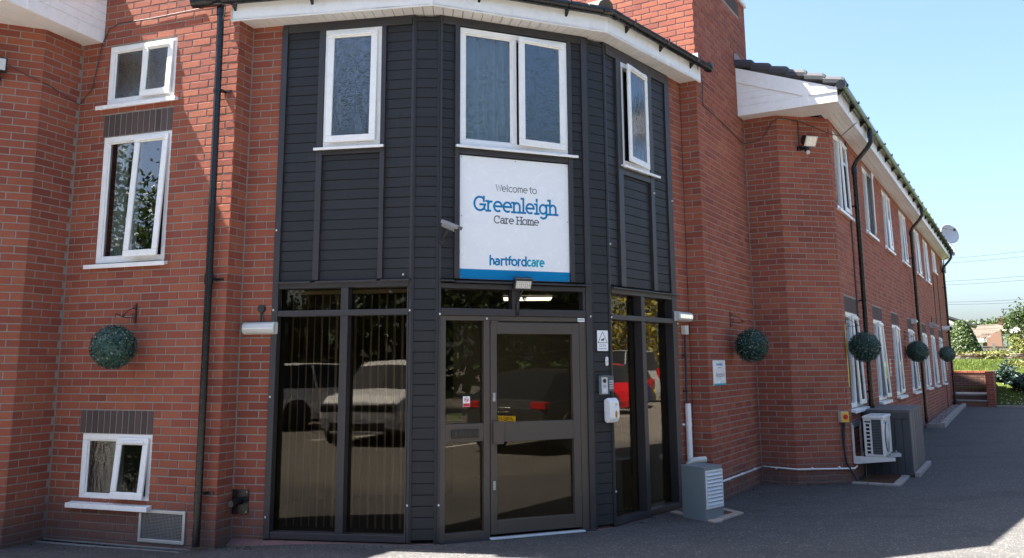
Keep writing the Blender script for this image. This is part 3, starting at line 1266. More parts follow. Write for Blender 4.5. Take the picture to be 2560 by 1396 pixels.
def curtain(fr, s0, s1, z0, z1, o, folds, label, amp=.02):
    m = MB()
    n = folds * 8
    m.smooth = True
    pts, fs = [], []
    for i in range(n + 1):
        u = i / n
        s = s0 + (s1 - s0) * u
        oo = o + amp * math.sin(u * folds * 2 * math.pi) + rnd.uniform(-.003, .003)
        pts += [fr.p(s, oo, z0), fr.p(s, oo, z1)]
        if i:
            fs.append((2 * i - 2, 2 * i, 2 * i + 1, 2 * i - 1))
    m.mesh(pts, fs)
    return solo(m, 'curtain', 'curtain', label, 'curtain')


a, b, c, d = WIN_L[0]
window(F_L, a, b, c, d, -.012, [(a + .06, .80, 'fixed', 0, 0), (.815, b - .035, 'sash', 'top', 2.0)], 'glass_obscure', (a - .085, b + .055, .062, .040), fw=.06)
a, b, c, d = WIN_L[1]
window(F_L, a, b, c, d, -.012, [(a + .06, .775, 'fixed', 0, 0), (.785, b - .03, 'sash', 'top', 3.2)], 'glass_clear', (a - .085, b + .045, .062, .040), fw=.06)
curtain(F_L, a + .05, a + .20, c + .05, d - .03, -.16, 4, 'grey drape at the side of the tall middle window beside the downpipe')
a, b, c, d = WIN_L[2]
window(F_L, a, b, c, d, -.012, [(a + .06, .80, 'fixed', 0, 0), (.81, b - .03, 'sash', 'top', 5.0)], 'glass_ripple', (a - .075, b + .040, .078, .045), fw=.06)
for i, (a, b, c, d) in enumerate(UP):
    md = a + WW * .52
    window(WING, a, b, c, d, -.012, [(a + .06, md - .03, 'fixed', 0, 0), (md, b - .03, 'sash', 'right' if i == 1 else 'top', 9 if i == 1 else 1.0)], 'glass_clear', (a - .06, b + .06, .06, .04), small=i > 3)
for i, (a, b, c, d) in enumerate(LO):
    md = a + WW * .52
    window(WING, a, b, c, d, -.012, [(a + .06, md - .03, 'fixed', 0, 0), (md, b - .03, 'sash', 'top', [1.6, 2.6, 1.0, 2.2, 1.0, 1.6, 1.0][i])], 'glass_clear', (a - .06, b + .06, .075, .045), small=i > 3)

# ================================================================== entrance bay: posts, cladding, glazing
BP = .0972


def boards(parent, fr, s0, s1, z0, z1, o=0.0):
    m = MB()
    m.quad(fr.p(s0 - .01, o - .012, z0), fr.p(s1 + .01, o - .012, z0), fr.p(s1 + .01, o - .012, z1), fr.p(s0 - .01, o - .012, z1))
    pn = m.build('cladding_panel', 'dark_void', parent)
    kk = math.floor(z0 / BP)
    while kk * BP < z1 - .004:
        a, b = max(z0, kk * BP + .0017), min(z1, (kk + 1) * BP - .0017)
        if b - a > .012:
            m = MB()
            t0 = o + rnd.uniform(-.0008, .0008)
            t1 = t0 - .0012
            e = .0032
            m.hexa([fr.p(s0, t0 - e, a), fr.p(s1, t0 - e, a), fr.p(s1, o - .014, a), fr.p(s0, o - .014, a),
                    fr.p(s0, t1 - e, b), fr.p(s1, t1 - e, b), fr.p(s1, o - .014, b), fr.p(s0, o - .014, b)])
            m.mesh([fr.p(s0, t0 - e, a), fr.p(s1, t0 - e, a), fr.p(s1, t0, a + .003), fr.p(s0, t0, a + .003), fr.p(s1, t1, b - .003), fr.p(s0, t1, b - .003), fr.p(s1, t1 - e, b), fr.p(s0, t1 - e, b)],
                   [(0, 1, 2, 3), (3, 2, 4, 5), (5, 4, 6, 7)])
            m.build('cladding_board', 'cladding', pn)
        kk += 1
    return pn


def bars(parent, name, fr, lst, mat='batten', bev=.004):
    for q in lst:
        m = MB()
        m.box(fr, *q)
        m.build(name, mat, parent, bev)


bay = home
ZB = 2.335
# left facet
boards(bay, F_BL, .062, .400, ZB, 4.832)
boards(bay, F_BL, 1.096, 1.354, ZB, 4.832)
boards(bay, F_BL, .462, 1.050, ZB, 3.555)
bars(bay, 'batten', F_BL, [(.400, .462, -.03, .030, ZB, 4.832), (1.050, 1.096, -.03, .030, ZB, 4.832), (.462, 1.050, -.03, .026, 3.556, 3.60),
                           (.0, .062, -.06, .026, -.02, 4.90), (1.354, 1.385, -.06, .012, -.02, 4.90), (.062, 1.354, -.03, .022, 4.832, 4.90), (.0, 1.385, -.04, .010, 4.901, 4.93)])
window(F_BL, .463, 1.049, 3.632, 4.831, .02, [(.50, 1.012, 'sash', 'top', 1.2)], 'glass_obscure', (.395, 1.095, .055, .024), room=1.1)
# centre facet
boards(bay, F_BC, .024, .150, ZB, 4.840)
boards(bay, F_BC, 1.412, 1.530, ZB, 4.840)
bars(bay, 'batten', F_BC, [(.150, .200, -.03, .030, ZB, 4.840), (1.364, 1.412, -.03, .030, ZB, 4.840), (.200, 1.364, -.03, .026, 3.545, 3.60),
                           (.0, .024, -.06, .018, -.02, 4.90), (1.530, 1.591, -.06, .026, -.02, 4.90), (.024, 1.530, -.03, .022, 4.840, 4.90), (.0, 1.591, -.04, .010, 4.901, 4.93)])
m = MB()
m.box(F_BC, .200, 1.364, -.03, -.02, ZB, 3.545)
m.build('backing_board', 'cladding', bay)
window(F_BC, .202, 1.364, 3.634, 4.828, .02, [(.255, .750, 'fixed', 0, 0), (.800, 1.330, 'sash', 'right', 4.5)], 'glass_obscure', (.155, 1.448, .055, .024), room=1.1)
curtain(F_BC, .27, .80, 3.68, 4.80, -.16, 5, 'pale net curtain behind the wide window above the welcome sign', .03)
# right facet
boards(bay, F_BR, .024, .212, 2.325, 4.800)
boards(bay, F_BR, .985, 1.320, 2.325, 4.800)
boards(bay, F_BR, .310, .905, 2.325, 3.530)
bars(bay, 'batten', F_BR, [(.212, .310, -.03, .030, 2.325, 4.800), (.905, .985, -.03, .030, 2.325, 4.800), (.310, .905, -.03, .026, 3.531, 3.60),
                           (-.005, .024, -.06, .012, -.02, 4.90), (1.320, 1.428, -.10, .020, -.02, 4.90), (.024, 1.320, -.03, .022, 4.800, 4.90), (-.005, 1.428, -.04, .010, 4.901, 4.93)])
window(F_BR, .312, .905, 3.640, 4.798, .02, [(.345, .872, 'sash', 'right', 6)], 'glass_ripple', (.265, 1.045, .055, .024), room=1.1)
# corner posts
for fr in (F_P1, F_P2):
    boards(bay, fr, .022, fr.L - .022, .0, 4.90, .012)
    bars(bay, 'corner_trim', fr, [(-.004, .022, -.05, .020, -.025, 4.915), (fr.L - .022, fr.L + .004, -.05, .020, -.025, 4.915)], 'cladding', .003)
# drip flashings
for fr, lst in ((F_BL, [(.03, .395, 2.318), (.445, 1.055, 2.318), (1.09, 1.372, 2.318)]), (F_BC, [(.01, .145, 2.312), (.16, 1.40, 2.305), (1.41, 1.585, 2.305)]), (F_BR, [(.0, .45, 2.300), (.455, 1.12, 2.303), (1.125, 1.435, 2.306)])):
    for a, b, z in lst:
        m = MB()
        m.hexa([fr.p(a, .062, z - .010), fr.p(b, .062, z - .010), fr.p(b, -.02, z), fr.p(a, -.02, z), fr.p(a, .062, z + .004), fr.p(b, .062, z + .004), fr.p(b, -.02, z + .020), fr.p(a, -.02, z + .020)])
        m.build('drip_flashing', 'batten', bay, .002)


def pane(parent, fr, s0, s1, z0, z1, o=-.075, glass='glass_tint'):
    m = MB()
    m.box(fr, s0 - .01, s1 + .01, o - .006, o, z0 - .01, z1 + .01)
    return m.build('pane', glass, parent)


def screen(fr, cols, jl, jr, zs, mull):
    """glazed shop-front screen below the cladding: top lights over tall panes"""
    sct = thing('glazed_screen', fr.p(fr.L / 2, 0, 0), parent=home)
    zb, z1, z2, z3, zt = zs
    bars(sct, 'rail', fr, [(jl, jr, -.10, .018, zt, zt + .055), (jl, jr, -.10, .024, z1, z2), (jl, jr, -.10, .018, zb - .06, zb)], 'batten')
    bars(sct, 'mullion', fr, [(a, b, -.10, .0172, zb, zt) for a, b in mull], 'batten')
    for a, b in cols:
        pane(sct, fr, a, b, zb, z1)
        pane(sct, fr, a, b, z2, zt)
    return sct


screen(F_BL, [(.062, .690), (.765, 1.354)], .062, 1.354, (.040, 1.998, 2.052, 2.06, 2.263), [(.690, .765), (1.338, 1.3535)])
screen(F_BR, [(.024, .620), (.700, 1.320)], .024, 1.320, (.035, 1.978, 2.032, 2.04, 2.246), [(.620, .700)])
fan = thing('fanlight', F_BC.p(.8, 0, 2.0), parent=home)
bars(fan, 'rail', F_BC, [(.024, 1.530, -.10, .016, 2.246, 2.290), (.024, 1.530, -.10, .020, 1.992, 2.058)], 'batten')
bars(fan, 'mullion', F_BC, [(.742, .816, -.10, .015, 2.058, 2.246), (1.500, 1.530, -.10, .014, 2.058, 2.246)], 'batten')
pane(fan, F_BC, .024, .742, 2.058, 2.246)
pane(fan, F_BC, .816, 1.500, 2.058, 2.246)
# door set
ds = thing('entrance_door', F_BC.p(.78, 0, 0), parent=home)
bars(ds, 'frame', F_BC, [(.024, .076, -.09, .008, -.02, 1.990), (.076, 1.455, -.09, .006, 1.946, 1.990), (.450, .512, -.09, .007, -.02, 1.946), (1.455, 1.530, -.09, .008, -.02, 1.990)], 'door_paint')
bars(ds, 'rail', F_BC, [(.076, .450, -.08, .004, .838, 1.000), (.076, .450, -.08, .010, -.02, .044)], 'door_paint')
pane(ds, F_BC, .076, .450, 1.000, 1.946, -.045)
pane(ds, F_BC, .076, .450, .044, .838, -.045)
leaf = thing('door_leaf', F_BC.p(.98, 0, 0), parent=ds)
lm = MB()
for q in [(.516, .580, .008, 1.930), (1.374, 1.450, .008, 1.930)]:
    lm.box(F_BC, q[0], q[1], -.05, .014, q[2], q[3])
for q in [(.580, 1.374, 1.823, 1.930), (.580, 1.374, .826, 1.002), (.580, 1.374, .008, .127)]:
    lm.box(F_BC, q[0], q[1], -.05, .013, q[2], q[3])
lm.build('stiles_and_rails', 'door_paint', leaf, .004)
pane(leaf, F_BC, .580, 1.374, 1.002, 1.823, -.03)
pane(leaf, F_BC, .580, 1.374, .127, .826, -.03)
m = MB()
m.box(F_BC, .530, .634, .015, .052, .808, 1.016)
m.build('handle', 'door_paint', leaf, .006)
for z in (1.235, .438):
    m = MB()
    m.box(F_BC, .536, .562, .014, .022, z - .04, z + .04)
    m.tube([F_BC.p(.549, .02, z + .012), F_BC.p(.549, .032, z + .012)], .009, 10)
    m.build('lock', 'galv', leaf, .002)
m = MB()
m.box(F_BC, .520, .585, .006, .03, 1.925, 1.945)
m.build('hinge', 'door_paint', ds, .003)
m = MB()
m.box(F_BC, .131, .395, .005, .020, .874, .948)
m.box(F_BC, .140, .386, .020, .024, .884, .938)
m.build('letter_plate', 'black_plastic', ds, .003)
m = MB()
m.box(F_BC, .50, 1.46, -.02, .06, -.032, -.018)
m.build('threshold', 'alu_white', ds, .003)
bars(ds, 'cill', F_BC, [(.024, .512, -.02, .03, -.045, -.02), (1.46, 1.591, -.02, .03, -.045, -.02)], 'batten', .003)

# interior of the entrance hall
room = [D0, D1a, D1b, D2a, D2b, D3, (2.3, 10.6), (3.0, 12.6), (-2.6, 12.6), (-2.55, 8.6)]
ins = [(x - .0, y + .12) for x, y in room[:6]] + room[6:]
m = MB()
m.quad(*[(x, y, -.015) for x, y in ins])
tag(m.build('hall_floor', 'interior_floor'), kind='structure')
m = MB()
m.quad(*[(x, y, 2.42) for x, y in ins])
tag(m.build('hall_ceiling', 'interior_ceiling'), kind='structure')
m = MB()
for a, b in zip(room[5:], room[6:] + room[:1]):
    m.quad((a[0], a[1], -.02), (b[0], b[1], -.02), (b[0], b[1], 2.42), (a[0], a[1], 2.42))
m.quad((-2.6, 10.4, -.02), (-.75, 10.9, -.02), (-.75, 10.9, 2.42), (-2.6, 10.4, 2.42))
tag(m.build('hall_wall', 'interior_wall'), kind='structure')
for (x0, x1, y0, y1), lb in (((-.14, .54, 11.15, 11.85), 'glowing square ceiling panel seen through the fanlight above the door'), ((-1.66, -.94, 11.15, 11.85), 'glowing ceiling panel seen through the top of the wide glazing beside the door')):
    L = thing('ceiling_light', ((x0 + x1) / 2, (y0 + y1) / 2, 2.41), lb, 'ceiling light')
    m = MB()
    for q in ((x0, x1, y0, y0 + .02), (x0, x1, y1 - .02, y1), (x0, x0 + .02, y0 + .02, y1 - .02), (x1 - .02, x1, y0 + .02, y1 - .02)):
        m.xbox(((q[0] + q[1]) / 2, (q[2] + q[3]) / 2, 2.405), (q[1] - q[0], q[3] - q[2], .02))
    m.build('frame', 'white_plastic', L)
    m = MB()
    m.xbox(((x0 + x1) / 2, (y0 + y1) / 2, 2.408), (x1 - x0 - .044, y1 - y0 - .044, .01))
    m.build('diffuser', 'light_panel', L)


def vblind(fr, s0, s1, z0, z1, o, n, ang, label):
    B = thing('vertical_blind', fr.p((s0 + s1) / 2, o, z0), label, 'blind', 'vertical blinds in the glazed entrance')
    m = MB()
    m.box(fr, s0, s1, o - .02, o + .02, z1, z1 + .035)
    m.build('headrail', 'blind', B)
    for i in range(n):
        s = s0 + (s1 - s0) * (i + .5) / n
        a = ang + rnd.uniform(-.10, .10)
        q = Fr(fr.p(s, o, 0)[:2], t=fr.t * math.cos(a) + fr.n * math.sin(a))
        m = MB()
        m.box(q, -.044, .044, -.0012, .0012, z0 + rnd.uniform(0, .01), z1 - .012)
        m.build('slat', 'blind', B)
    return B


vblind(F_BL, .10, .70, .06, 2.215, -.16, 8, R(58), 'open vertical blind behind the glazing panes next to the brick pier and flue')
vblind(F_BL, .74, 1.36, .06, 2.215, -.16, 8, R(58), 'open vertical blind behind the glazing panes next to the clad corner post')
vblind(F_BR, .05, .60, .06, 2.19, -.17, 7, R(112), 'open vertical blind in the tall pane beside the soap dispenser')
vblind(F_BR, .68, 1.28, .06, 2.19, -.17, 7, R(112), 'open vertical blind in the narrow tall pane beside the white pipe')

# purple plinth bricks under the left of the bay
pl = thing('plinth', F_BL.p(.5, .1, -.05), parent=home)
pts_ = [(Fr(C2, D0), -.0, .33), (F_BL, 0.0, 1.385), (F_P1, 0.0, .25)]
for fr, a, b in pts_:
    n = max(1, round((b - a) / .228))
    for i in range(n):
        s0, s1 = a + (b - a) * i / n + .004, a + (b - a) * (i + 1) / n - .004
        m = MB()
        j = rnd.uniform(-.004, .004)
        m.hexa([fr.p(s0, .105 + j, -.20), fr.p(s1, .105 + j, -.20), fr.p(s1, .0, -.20), fr.p(s0, .0, -.20), fr.p(s0, .105 + j, -.082), fr.p(s1, .105 + j, -.082), fr.p(s1, -.0, -.028), fr.p(s0, -.0, -.028)])
        m.build('plinth_brick', 'brick_plinth', pl, .005)
m = MB()
m.sweep([C2, D0, D1a, D1b], [(-.05, -.2), (.10, -.2), (.10, -.088), (0, -.033), (-.05, -.033)])
m.build('plinth_mortar', 'mortar', pl)
m = MB()
m.sweep([D1b, D2a, D2b, D3], [(-.06, -.2), (.02, -.2), (.02, -.033), (-.06, -.024)])
m.build('plinth_strip', 'brick_plinth', pl)

# ================================================================== rainwater pipes (parts of the building)


def downpipe(fr, pts, brackets, r=.034, collars=()):
    m = MB()
    m.tube([fr.p(*p) for p in pts], r, 14)
    dp = m.build('downpipe', 'black_plastic', home)
    for s, o, z in brackets:
        b = MB()
        b.tube([fr.p(s, o, z - .013), fr.p(s, o, z + .013)], r + .006, 14)
        b.box(fr, s + r, s + r + .085, -.002, .012, z - .012, z + .012)
        b.box(fr, s + r * .4, s + r + .02, .004, o, z - .011, z + .011)
        b.build('pipe_bracket', 'black_plastic', dp)
    for s, o, z, h in collars:
        b = MB()
        b.tube([fr.p(s, o, z), fr.p(s, o, z + h)], r + .008, 14)
        b.build('pipe_collar', 'black_plastic', dp)
    return dp


downpipe(F_L, [(1.805, .062, 5.10), (1.828, .062, 2.34), (1.836, .062, .12), (1.837, .066, -.06)], [(1.812, .062, 4.20), (1.828, .062, 2.345), (1.834, .062, .40)],
         collars=[(1.806, .062, 4.98, .11), (1.828, .062, 2.30, .10)])
m = MB()
m.smooth = True
m.sweep([(gl0 - gd * .02).to_tuple(), (gl0 - gd * .30).to_tuple()], gutter_prof(.066, 5.120, .064))
m.build('gutter_outlet', 'black_plastic', gut)
for s_, ds_ in ((1.50, .03), (9.35, .03), (18.85, .03)):
    downpipe(WING, [(s_, .345, 5.09), (s_, .345, 4.88), (s_ - .01, .30, 4.80), (s_ - .03, .13, 4.60), (s_ - .03, .085, 4.52), (s_ - .03, .085, .85 if s_ < 2 else .16)],
             [(s_ - .03, .085, 3.9), (s_ - .03, .085, 2.45), (s_ - .03, .085, 1.1)], r=.036,
             collars=[(s_, .345, 4.95, .09), (s_ - .03, .085, 4.40, .10), (s_ - .03, .085, .88 if s_ < 2 else .2, .10)])

# ================================================================== lettering (flat print built as thin shapes)


def arc(cx, cy, rx, ry, a0, a1, n=14):
    return [(cx + rx * math.cos(R(a0 + (a1 - a0) * i / n)), cy + ry * math.sin(R(a0 + (a1 - a0) * i / n))) for i in range(n + 1)]


def glyph(ch, slab):
    """strokes on an x-height of 1, plus the advance width"""
    S = []
    sf = .20

    def foot(x, y=0):
        if slab:
            S.append([(x - sf, y), (x + sf, y)])

    def flag(x, y):
        if slab:
            S.append([(x - sf, y), (x, y)])
    if ch == 'e':
        return [[(.06, .52), (.90, .52)], arc(.48, .5, .42, .5, 2, 308)], 1.02
    if ch == 'o':
        return [arc(.48, .5, .44, .5, 0, 360, 22)], 1.04
    if ch == 'c':
        return [arc(.48, .5, .42, .5, 42, 318)], .95
    if ch == 'a':
        S += [arc(.40, .29, .34, .29, 0, 360, 18), [(.78, .0)] + [(.78, .62)] + arc(.44, .62, .34, .38, 5, 150)]
        if slab:
            S.append([(.78, 0), (.95, 0)])
        return S, 1.0
    if ch in 'nhm':
        top = 1.0 if ch != 'h' else 1.5
        S.append([(.16, 0), (.16, top)])
        flag(.16, top)
        foot(.16)
        if ch == 'm':
            for x in (.16, .64):
                S.append([(x, .55)] + arc(x + .24, .64, .24, .36, 180, 0) + [(x + .48, 0)])
            foot(.64)
            foot(1.12)
            return S, 1.34
        S.append([(.16, .55)] + arc(.48, .62, .32, .38, 180, 0) + [(.80, 0)])
        foot(.80)
        return S, 1.0
    if ch == 'r':
        S += [[(.18, 0), (.18, 1.0)], [(.18, .5)] + arc(.48, .60, .30, .38, 180, 62)]
        flag(.18, 1.0)
        foot(.18)
        return S, .74
    if ch == 'l':
        S += [[(.2, 0), (.2, 1.5)]] if slab else [[(.16, 1.5), (.16, .2)] + arc(.32, .17, .16, .17, 180, 280, 6)]
        flag(.2, 1.5)
        foot(.2)
        return S, .46 if slab else .46
    if ch == 'i':
        S += [[(.2, 0), (.2, 1.0)], [(.2, 1.32), (.2, 1.50)]]
        flag(.2, 1.0)
        foot(.2)
        return S, .46
    if ch == 'd':
        return [arc(.44, .5, .38, .5, 0, 360, 20), [(.82, 0), (.82, 1.5)]], 1.02
    if ch == 'p':
        return [arc(.55, .5, .38, .5, 0, 360, 20), [(.16, -.5), (.16, 1.0)]], 1.02
    if ch == 'g':
        S += [arc(.44, .52, .38, .48, 0, 360, 20), [(.82, 1.0), (.82, -.12)] + arc(.46, -.12, .36, .34, 0, -150)]
        if slab:
            S.append([(.82, .98), (1.02, .98)])
        return S, 1.06
    if ch == 't':
        return [[(.26, 1.38), (.26, .24)] + arc(.46, .22, .20, .22, 180, 280, 6), [(.0, .96), (.56, .96)]], .66
    if ch == 'f':
        return [[(.22, 0), (.22, 1.16)] + arc(.46, 1.16, .24, .34, 180, 80, 8), [(.0, .96), (.54, .96)]], .62
    if ch == 'W':
        return [[(.0, 1.4), (.30, 0), (.62, 1.25), (.94, 0), (1.24, 1.4)]], 1.30
    if ch == 'C':
        S += [arc(.62, .70, .56, .70, 44, 318, 18)]
        if slab:
            S.append([(1.02, .95), (1.02, 1.35)])
        return S, 1.22
    if ch == 'G':
        S += [arc(.64, .70, .58, .70, 46, 330, 20), [(.70, .62), (1.20, .62)], [(1.12, .62), (1.12, .15)]]
        if slab:
            S.append([(1.06, .98), (1.06, 1.42)])
        return S, 1.34
    if ch == 'H':
        S += [[(.2, 0), (.2, 1.4)], [(1.0, 0), (1.0, 1.4)], [(.2, .72), (1.0, .72)]]
        for x in (.2, 1.0):
            foot(x)
            if slab:
                S.append([(x - sf, 1.4), (x + sf, 1.4)])
        return S, 1.22
    if ch == 'R':
        return [[(.16, 0), (.16, 1.4), (.5, 1.4)] + arc(.5, 1.05, .36, .35, 90, -90) + [(.16, .70)], [(.5, .70), (.92, 0)]], 1.06
    return [], .42


def lettering(fr, text, s0, s1, zb, xh, wt, o, mat, parent, slab=False):
    adv = sum(glyph(c, slab)[1] for c in text)
    kx = (s1 - s0) / adv
    x = 0.0
    for c in text:
        st, a = glyph(c, slab)
        m = MB()
        for i, line in enumerate(st):
            P = [Vector((s0 + (x + u) * kx, zb + v * xh)) for u, v in line]
            n = len(P)
            L_, R_ = [], []
            closed = (P[0] - P[-1]).length < 1e-4 and n > 4
            for j in range(n):
                if closed and j in (0, n - 1):
                    d = (P[1] - P[0]).normalized() + (P[-1] - P[-2]).normalized()
                elif j == 0:
                    d = P[1] - P[0]
                elif j == n - 1:
                    d = P[-1] - P[-2]
                else:
                    d = (P[j + 1] - P[j]).normalized() + (P[j] - P[j - 1]).normalized()
                d.normalize()
                nn = Vector((-d.y, d.x)) * (wt / 2)
                if 0 < j < n - 1:
                    e = (P[j] - P[j - 1]).normalized()
                    nn *= min(1.6, 1 / max(.4, abs(e.dot(d))))
                ext = Vector((0, 0))
                if not closed and j == 0 and n == 2:
                    ext = -d * wt * .5
                if not closed and j == n - 1 and n == 2:
                    ext = d * wt * .5
                L_.append(P[j] + nn + ext)
                R_.append(P[j] - nn + ext)
            oo = o + .00025 * (i + 1)
            for j in range(n - 1):
                m.quad(fr.p(R_[j].x, oo, R_[j].y), fr.p(R_[j + 1].x, oo, R_[j + 1].y), fr.p(L_[j + 1].x, oo, L_[j + 1].y), fr.p(L_[j].x, oo, L_[j].y))
        if st:
            m.build('letter', mat, parent)
        x += a


def font_text(fr, text, s, z, size, o, mat, parent, align='CENTER', name='lettering'):
    cu = bpy.data.curves.new(name, 'FONT')
    cu.body = text
    cu.size = size
    cu.align_x = align
    cu.align_y = 'CENTER'
    cu.extrude = .0003
    cu.materials.append(MATS[mat])
    tmp = bpy.data.objects.new(name, cu)
    col.objects.link(tmp)
    me = bpy.data.meshes.new_from_object(tmp.evaluated_get(bpy.context.evaluated_depsgraph_get()))
    bpy.data.objects.remove(tmp)
    bpy.data.curves.remove(cu)
    ob = bpy.data.objects.new(name, me)
    col.objects.link(ob)
    ob.parent = parent
    ax = Matrix(((fr.t.x, 0, fr.n.x), (fr.t.y, 0, fr.n.y), (0, 1, 0)))
    ob.rotation_euler = ax.to_euler()
    ob.location = Vector(fr.p(s, o, z)) - WL[parent.name]
    return ob


sg = thing('welcome_sign', F_BC.p(.787, .02, 2.337), 'large white welcome board with blue lettering above the entrance door', 'sign')
m = MB()
m.box(F_BC, .209, 1.365, -.018, .004, 2.338, 3.534)
m.build('board', 'sign_white', sg, .002)
m = MB()
m.box(F_BC, .2092, 1.3648, .004, .0046, 2.3384, 2.432)
m.build('band', 'ink_blue', sg)
X0, WD, Z1, HT = .209, 1.156, 3.534, 1.196
lettering(F_BC, 'Welcome to', X0 + .322 * WD, X0 + .70 * WD, Z1 - .275 * HT, .047, .0078, .0045, 'ink_grey', sg)
lettering(F_BC, 'Greenleigh', X0 + .122 * WD, X0 + .892 * WD, Z1 - .443 * HT, .094, .0205, .0045, 'ink_blue', sg, True)
lettering(F_BC, 'Care Home', X0 + .302 * WD, X0 + .717 * WD, Z1 - .540 * HT, .050, .0105, .0045, 'ink_grey', sg, True)
lettering(F_BC, 'hartford', X0 + .260 * WD, X0 + .600 * WD, Z1 - .880 * HT, .056, .0172, .0045, 'ink_blue', sg)
lettering(F_BC, 'care', X0 + .602 * WD, X0 + .762 * WD, Z1 - .880 * HT, .056, .0172, .0045, 'ink_teal', sg)
for s_, z_ in ((.225, 3.515), (.787, 3.515), (1.35, 3.515), (.225, 2.94), (1.35, 2.94), (.225, 2.355), (.787, 2.355), (1.35, 2.355)):
    m = MB()
    m.tube([F_BC.p(s_, .004, z_), F_BC.p(s_, .007, z_)], .0065, 8)
    m.build('screw', 'galv', sg)

# reception sign on the tower wall
rs = thing('reception_sign', F_T.p(.37, .01, 1.275), 'small white reception sign with blue foot on brick wall near the topiary ball', 'sign')
m = MB()
m.box(F_T, .14, .60, .002, .012, 1.277, 1.566)
m.build('board', 'sign_white', rs, .001)
m = MB()
m.box(F_T, .1403, .5997, .012, .0126, 1.2773, 1.298)
m.build('band', 'ink_teal', rs)
lettering(F_T, 'Greenleigh', .25, .49, 1.508, .018, .006, .0122, 'ink_blue', rs, True)
lettering(F_T, 'Care Home', .31, .44, 1.475, .009, .0025, .0122, 'ink_grey', rs)
lettering(F_T, 'Reception', .215, .545, 1.372, .035, .007, .0122, 'ink_grey', rs)

# CCTV notice, sticker, no smoking, hygiene stickers
cs = thing('cctv_notice', F_P2.p(.13, .02, 1.66), 'white camera warning notice with triangle on the clad post beside the door', 'sign')
m = MB()
m.box(F_P2, .062, .200, .017, .020, 1.662, 1.864)
m.build('board', 'sign_white', cs)
m = MB()
TRI = [(.131, 1.852), (.190, 1.742), (.072, 1.742)]
for a, b in zip(TRI, TRI[1:] + TRI[:1]):
    d = (Vector(b) - Vector(a)).normalized()
    nn = Vector((-d.y, d.x)) * .0028
    A_, B_ = Vector(a), Vector(b)
    m.prism(F_P2, [tuple(A_ - nn), tuple(B_ - nn), tuple(B_ + nn), tuple(A_ + nn)], .020, .0203 + .0002 * TRI.index(a))
m.build('triangle', 'ink_black', cs)
m = MB()
m.prism(F_P2, [(.108, 1.773), (.150, 1.790), (.155, 1.776), (.113, 1.759)], .020, .0209)
m.prism(F_P2, [(.128, 1.767), (.140, 1.755), (.146, 1.758), (.137, 1.771)], .020, .0211)
m.build('camera_symbol', 'ink_black', cs)
font_text(F_P2, 'CCTV', .131, 1.712, .034, .0205, 'ink_grey', cs)
font_text(F_P2, 'in operation', .131, 1.686, .022, .0205, 'ink_grey', cs)
m = MB()
m.box(F_BC, 1.44, 1.515, .0095, .0105, 1.947, 1.982)
st = solo(m, 'door_sticker', 'sign_white', 'small white printed sticker at the top of the door frame', 'sticker')
WL[st.name] = Vector((0, 0, 0))
m = MB()
m.box(F_BC, 1.447, 1.508, .0106, .0109, 1.960, 1.969)
m.build('print_line', 'ink_grey', st)
ns = thing('no_smoking_sign', F_BC.p(.30, -.03, 1.15), 'small red and white no smoking sign stuck in the glass beside the door', 'sign')
m = MB()
m.box(F_BC, .262, .330, -.044, -.041, 1.150, 1.245)
m.build('board', 'sign_white', ns)
m = MB()
m.box(F_BC, .264, .328, -.041, -.0405, 1.152, 1.182)
m.build('red_panel', 'ink_red', ns)
m = MB()
cc = [(.296 + .022 * math.cos(t * math.pi / 10), 1.214 + .022 * math.sin(t * math.pi / 10)) for t in range(21)]
ci = [(.296 + .017 * math.cos(t * math.pi / 10), 1.214 + .017 * math.sin(t * math.pi / 10)) for t in range(21)]
for j in range(20):
    m.quad(F_BC.p(*(cc[j][0], -.0406, cc[j][1])), F_BC.p(cc[j + 1][0], -.0406, cc[j + 1][1]), F_BC.p(ci[j + 1][0], -.0406, ci[j + 1][1]), F_BC.p(ci[j][0], -.0406, ci[j][1]))
m.build('red_ring', 'ink_red', ns)
m = MB()
m.box(F_BC, .282, .312, -.041, -.0404, 1.210, 1.216)
m.build('cigarette_symbol', 'ink_black', ns)
m = MB()
m.prism(F_BC, [(.280, 1.226), (.284, 1.230), (.312, 1.202), (.308, 1.198)], -.0404, -.0400)
m.build('red_bar', 'ink_red', ns)
hs = thing('hygiene_sticker', F_BC.p(.2, -.06, 1.01), 'black and green food rating sticker inside the narrow pane beside the door', 'sticker')
m = MB()
m.box(F_BC, .100, .270, -.056, -.053, 1.012, 1.135)
m.build('card', 'ink_black', hs)
m = MB()
m.box(F_BC, .110, .260, -.053, -.0525, 1.024, 1.092)
m.build('green_panel', 'ink_green', hs)
m = MB()
m.tube([F_BC.p(.240, -.0525, 1.055), F_BC.p(.240, -.0518, 1.055)], .013, 16)
m.build('rating_disc', 'ink_black', hs)
font_text(F_BC, '5', .240, 1.055, .018, -.0512, 'ink_green', hs)

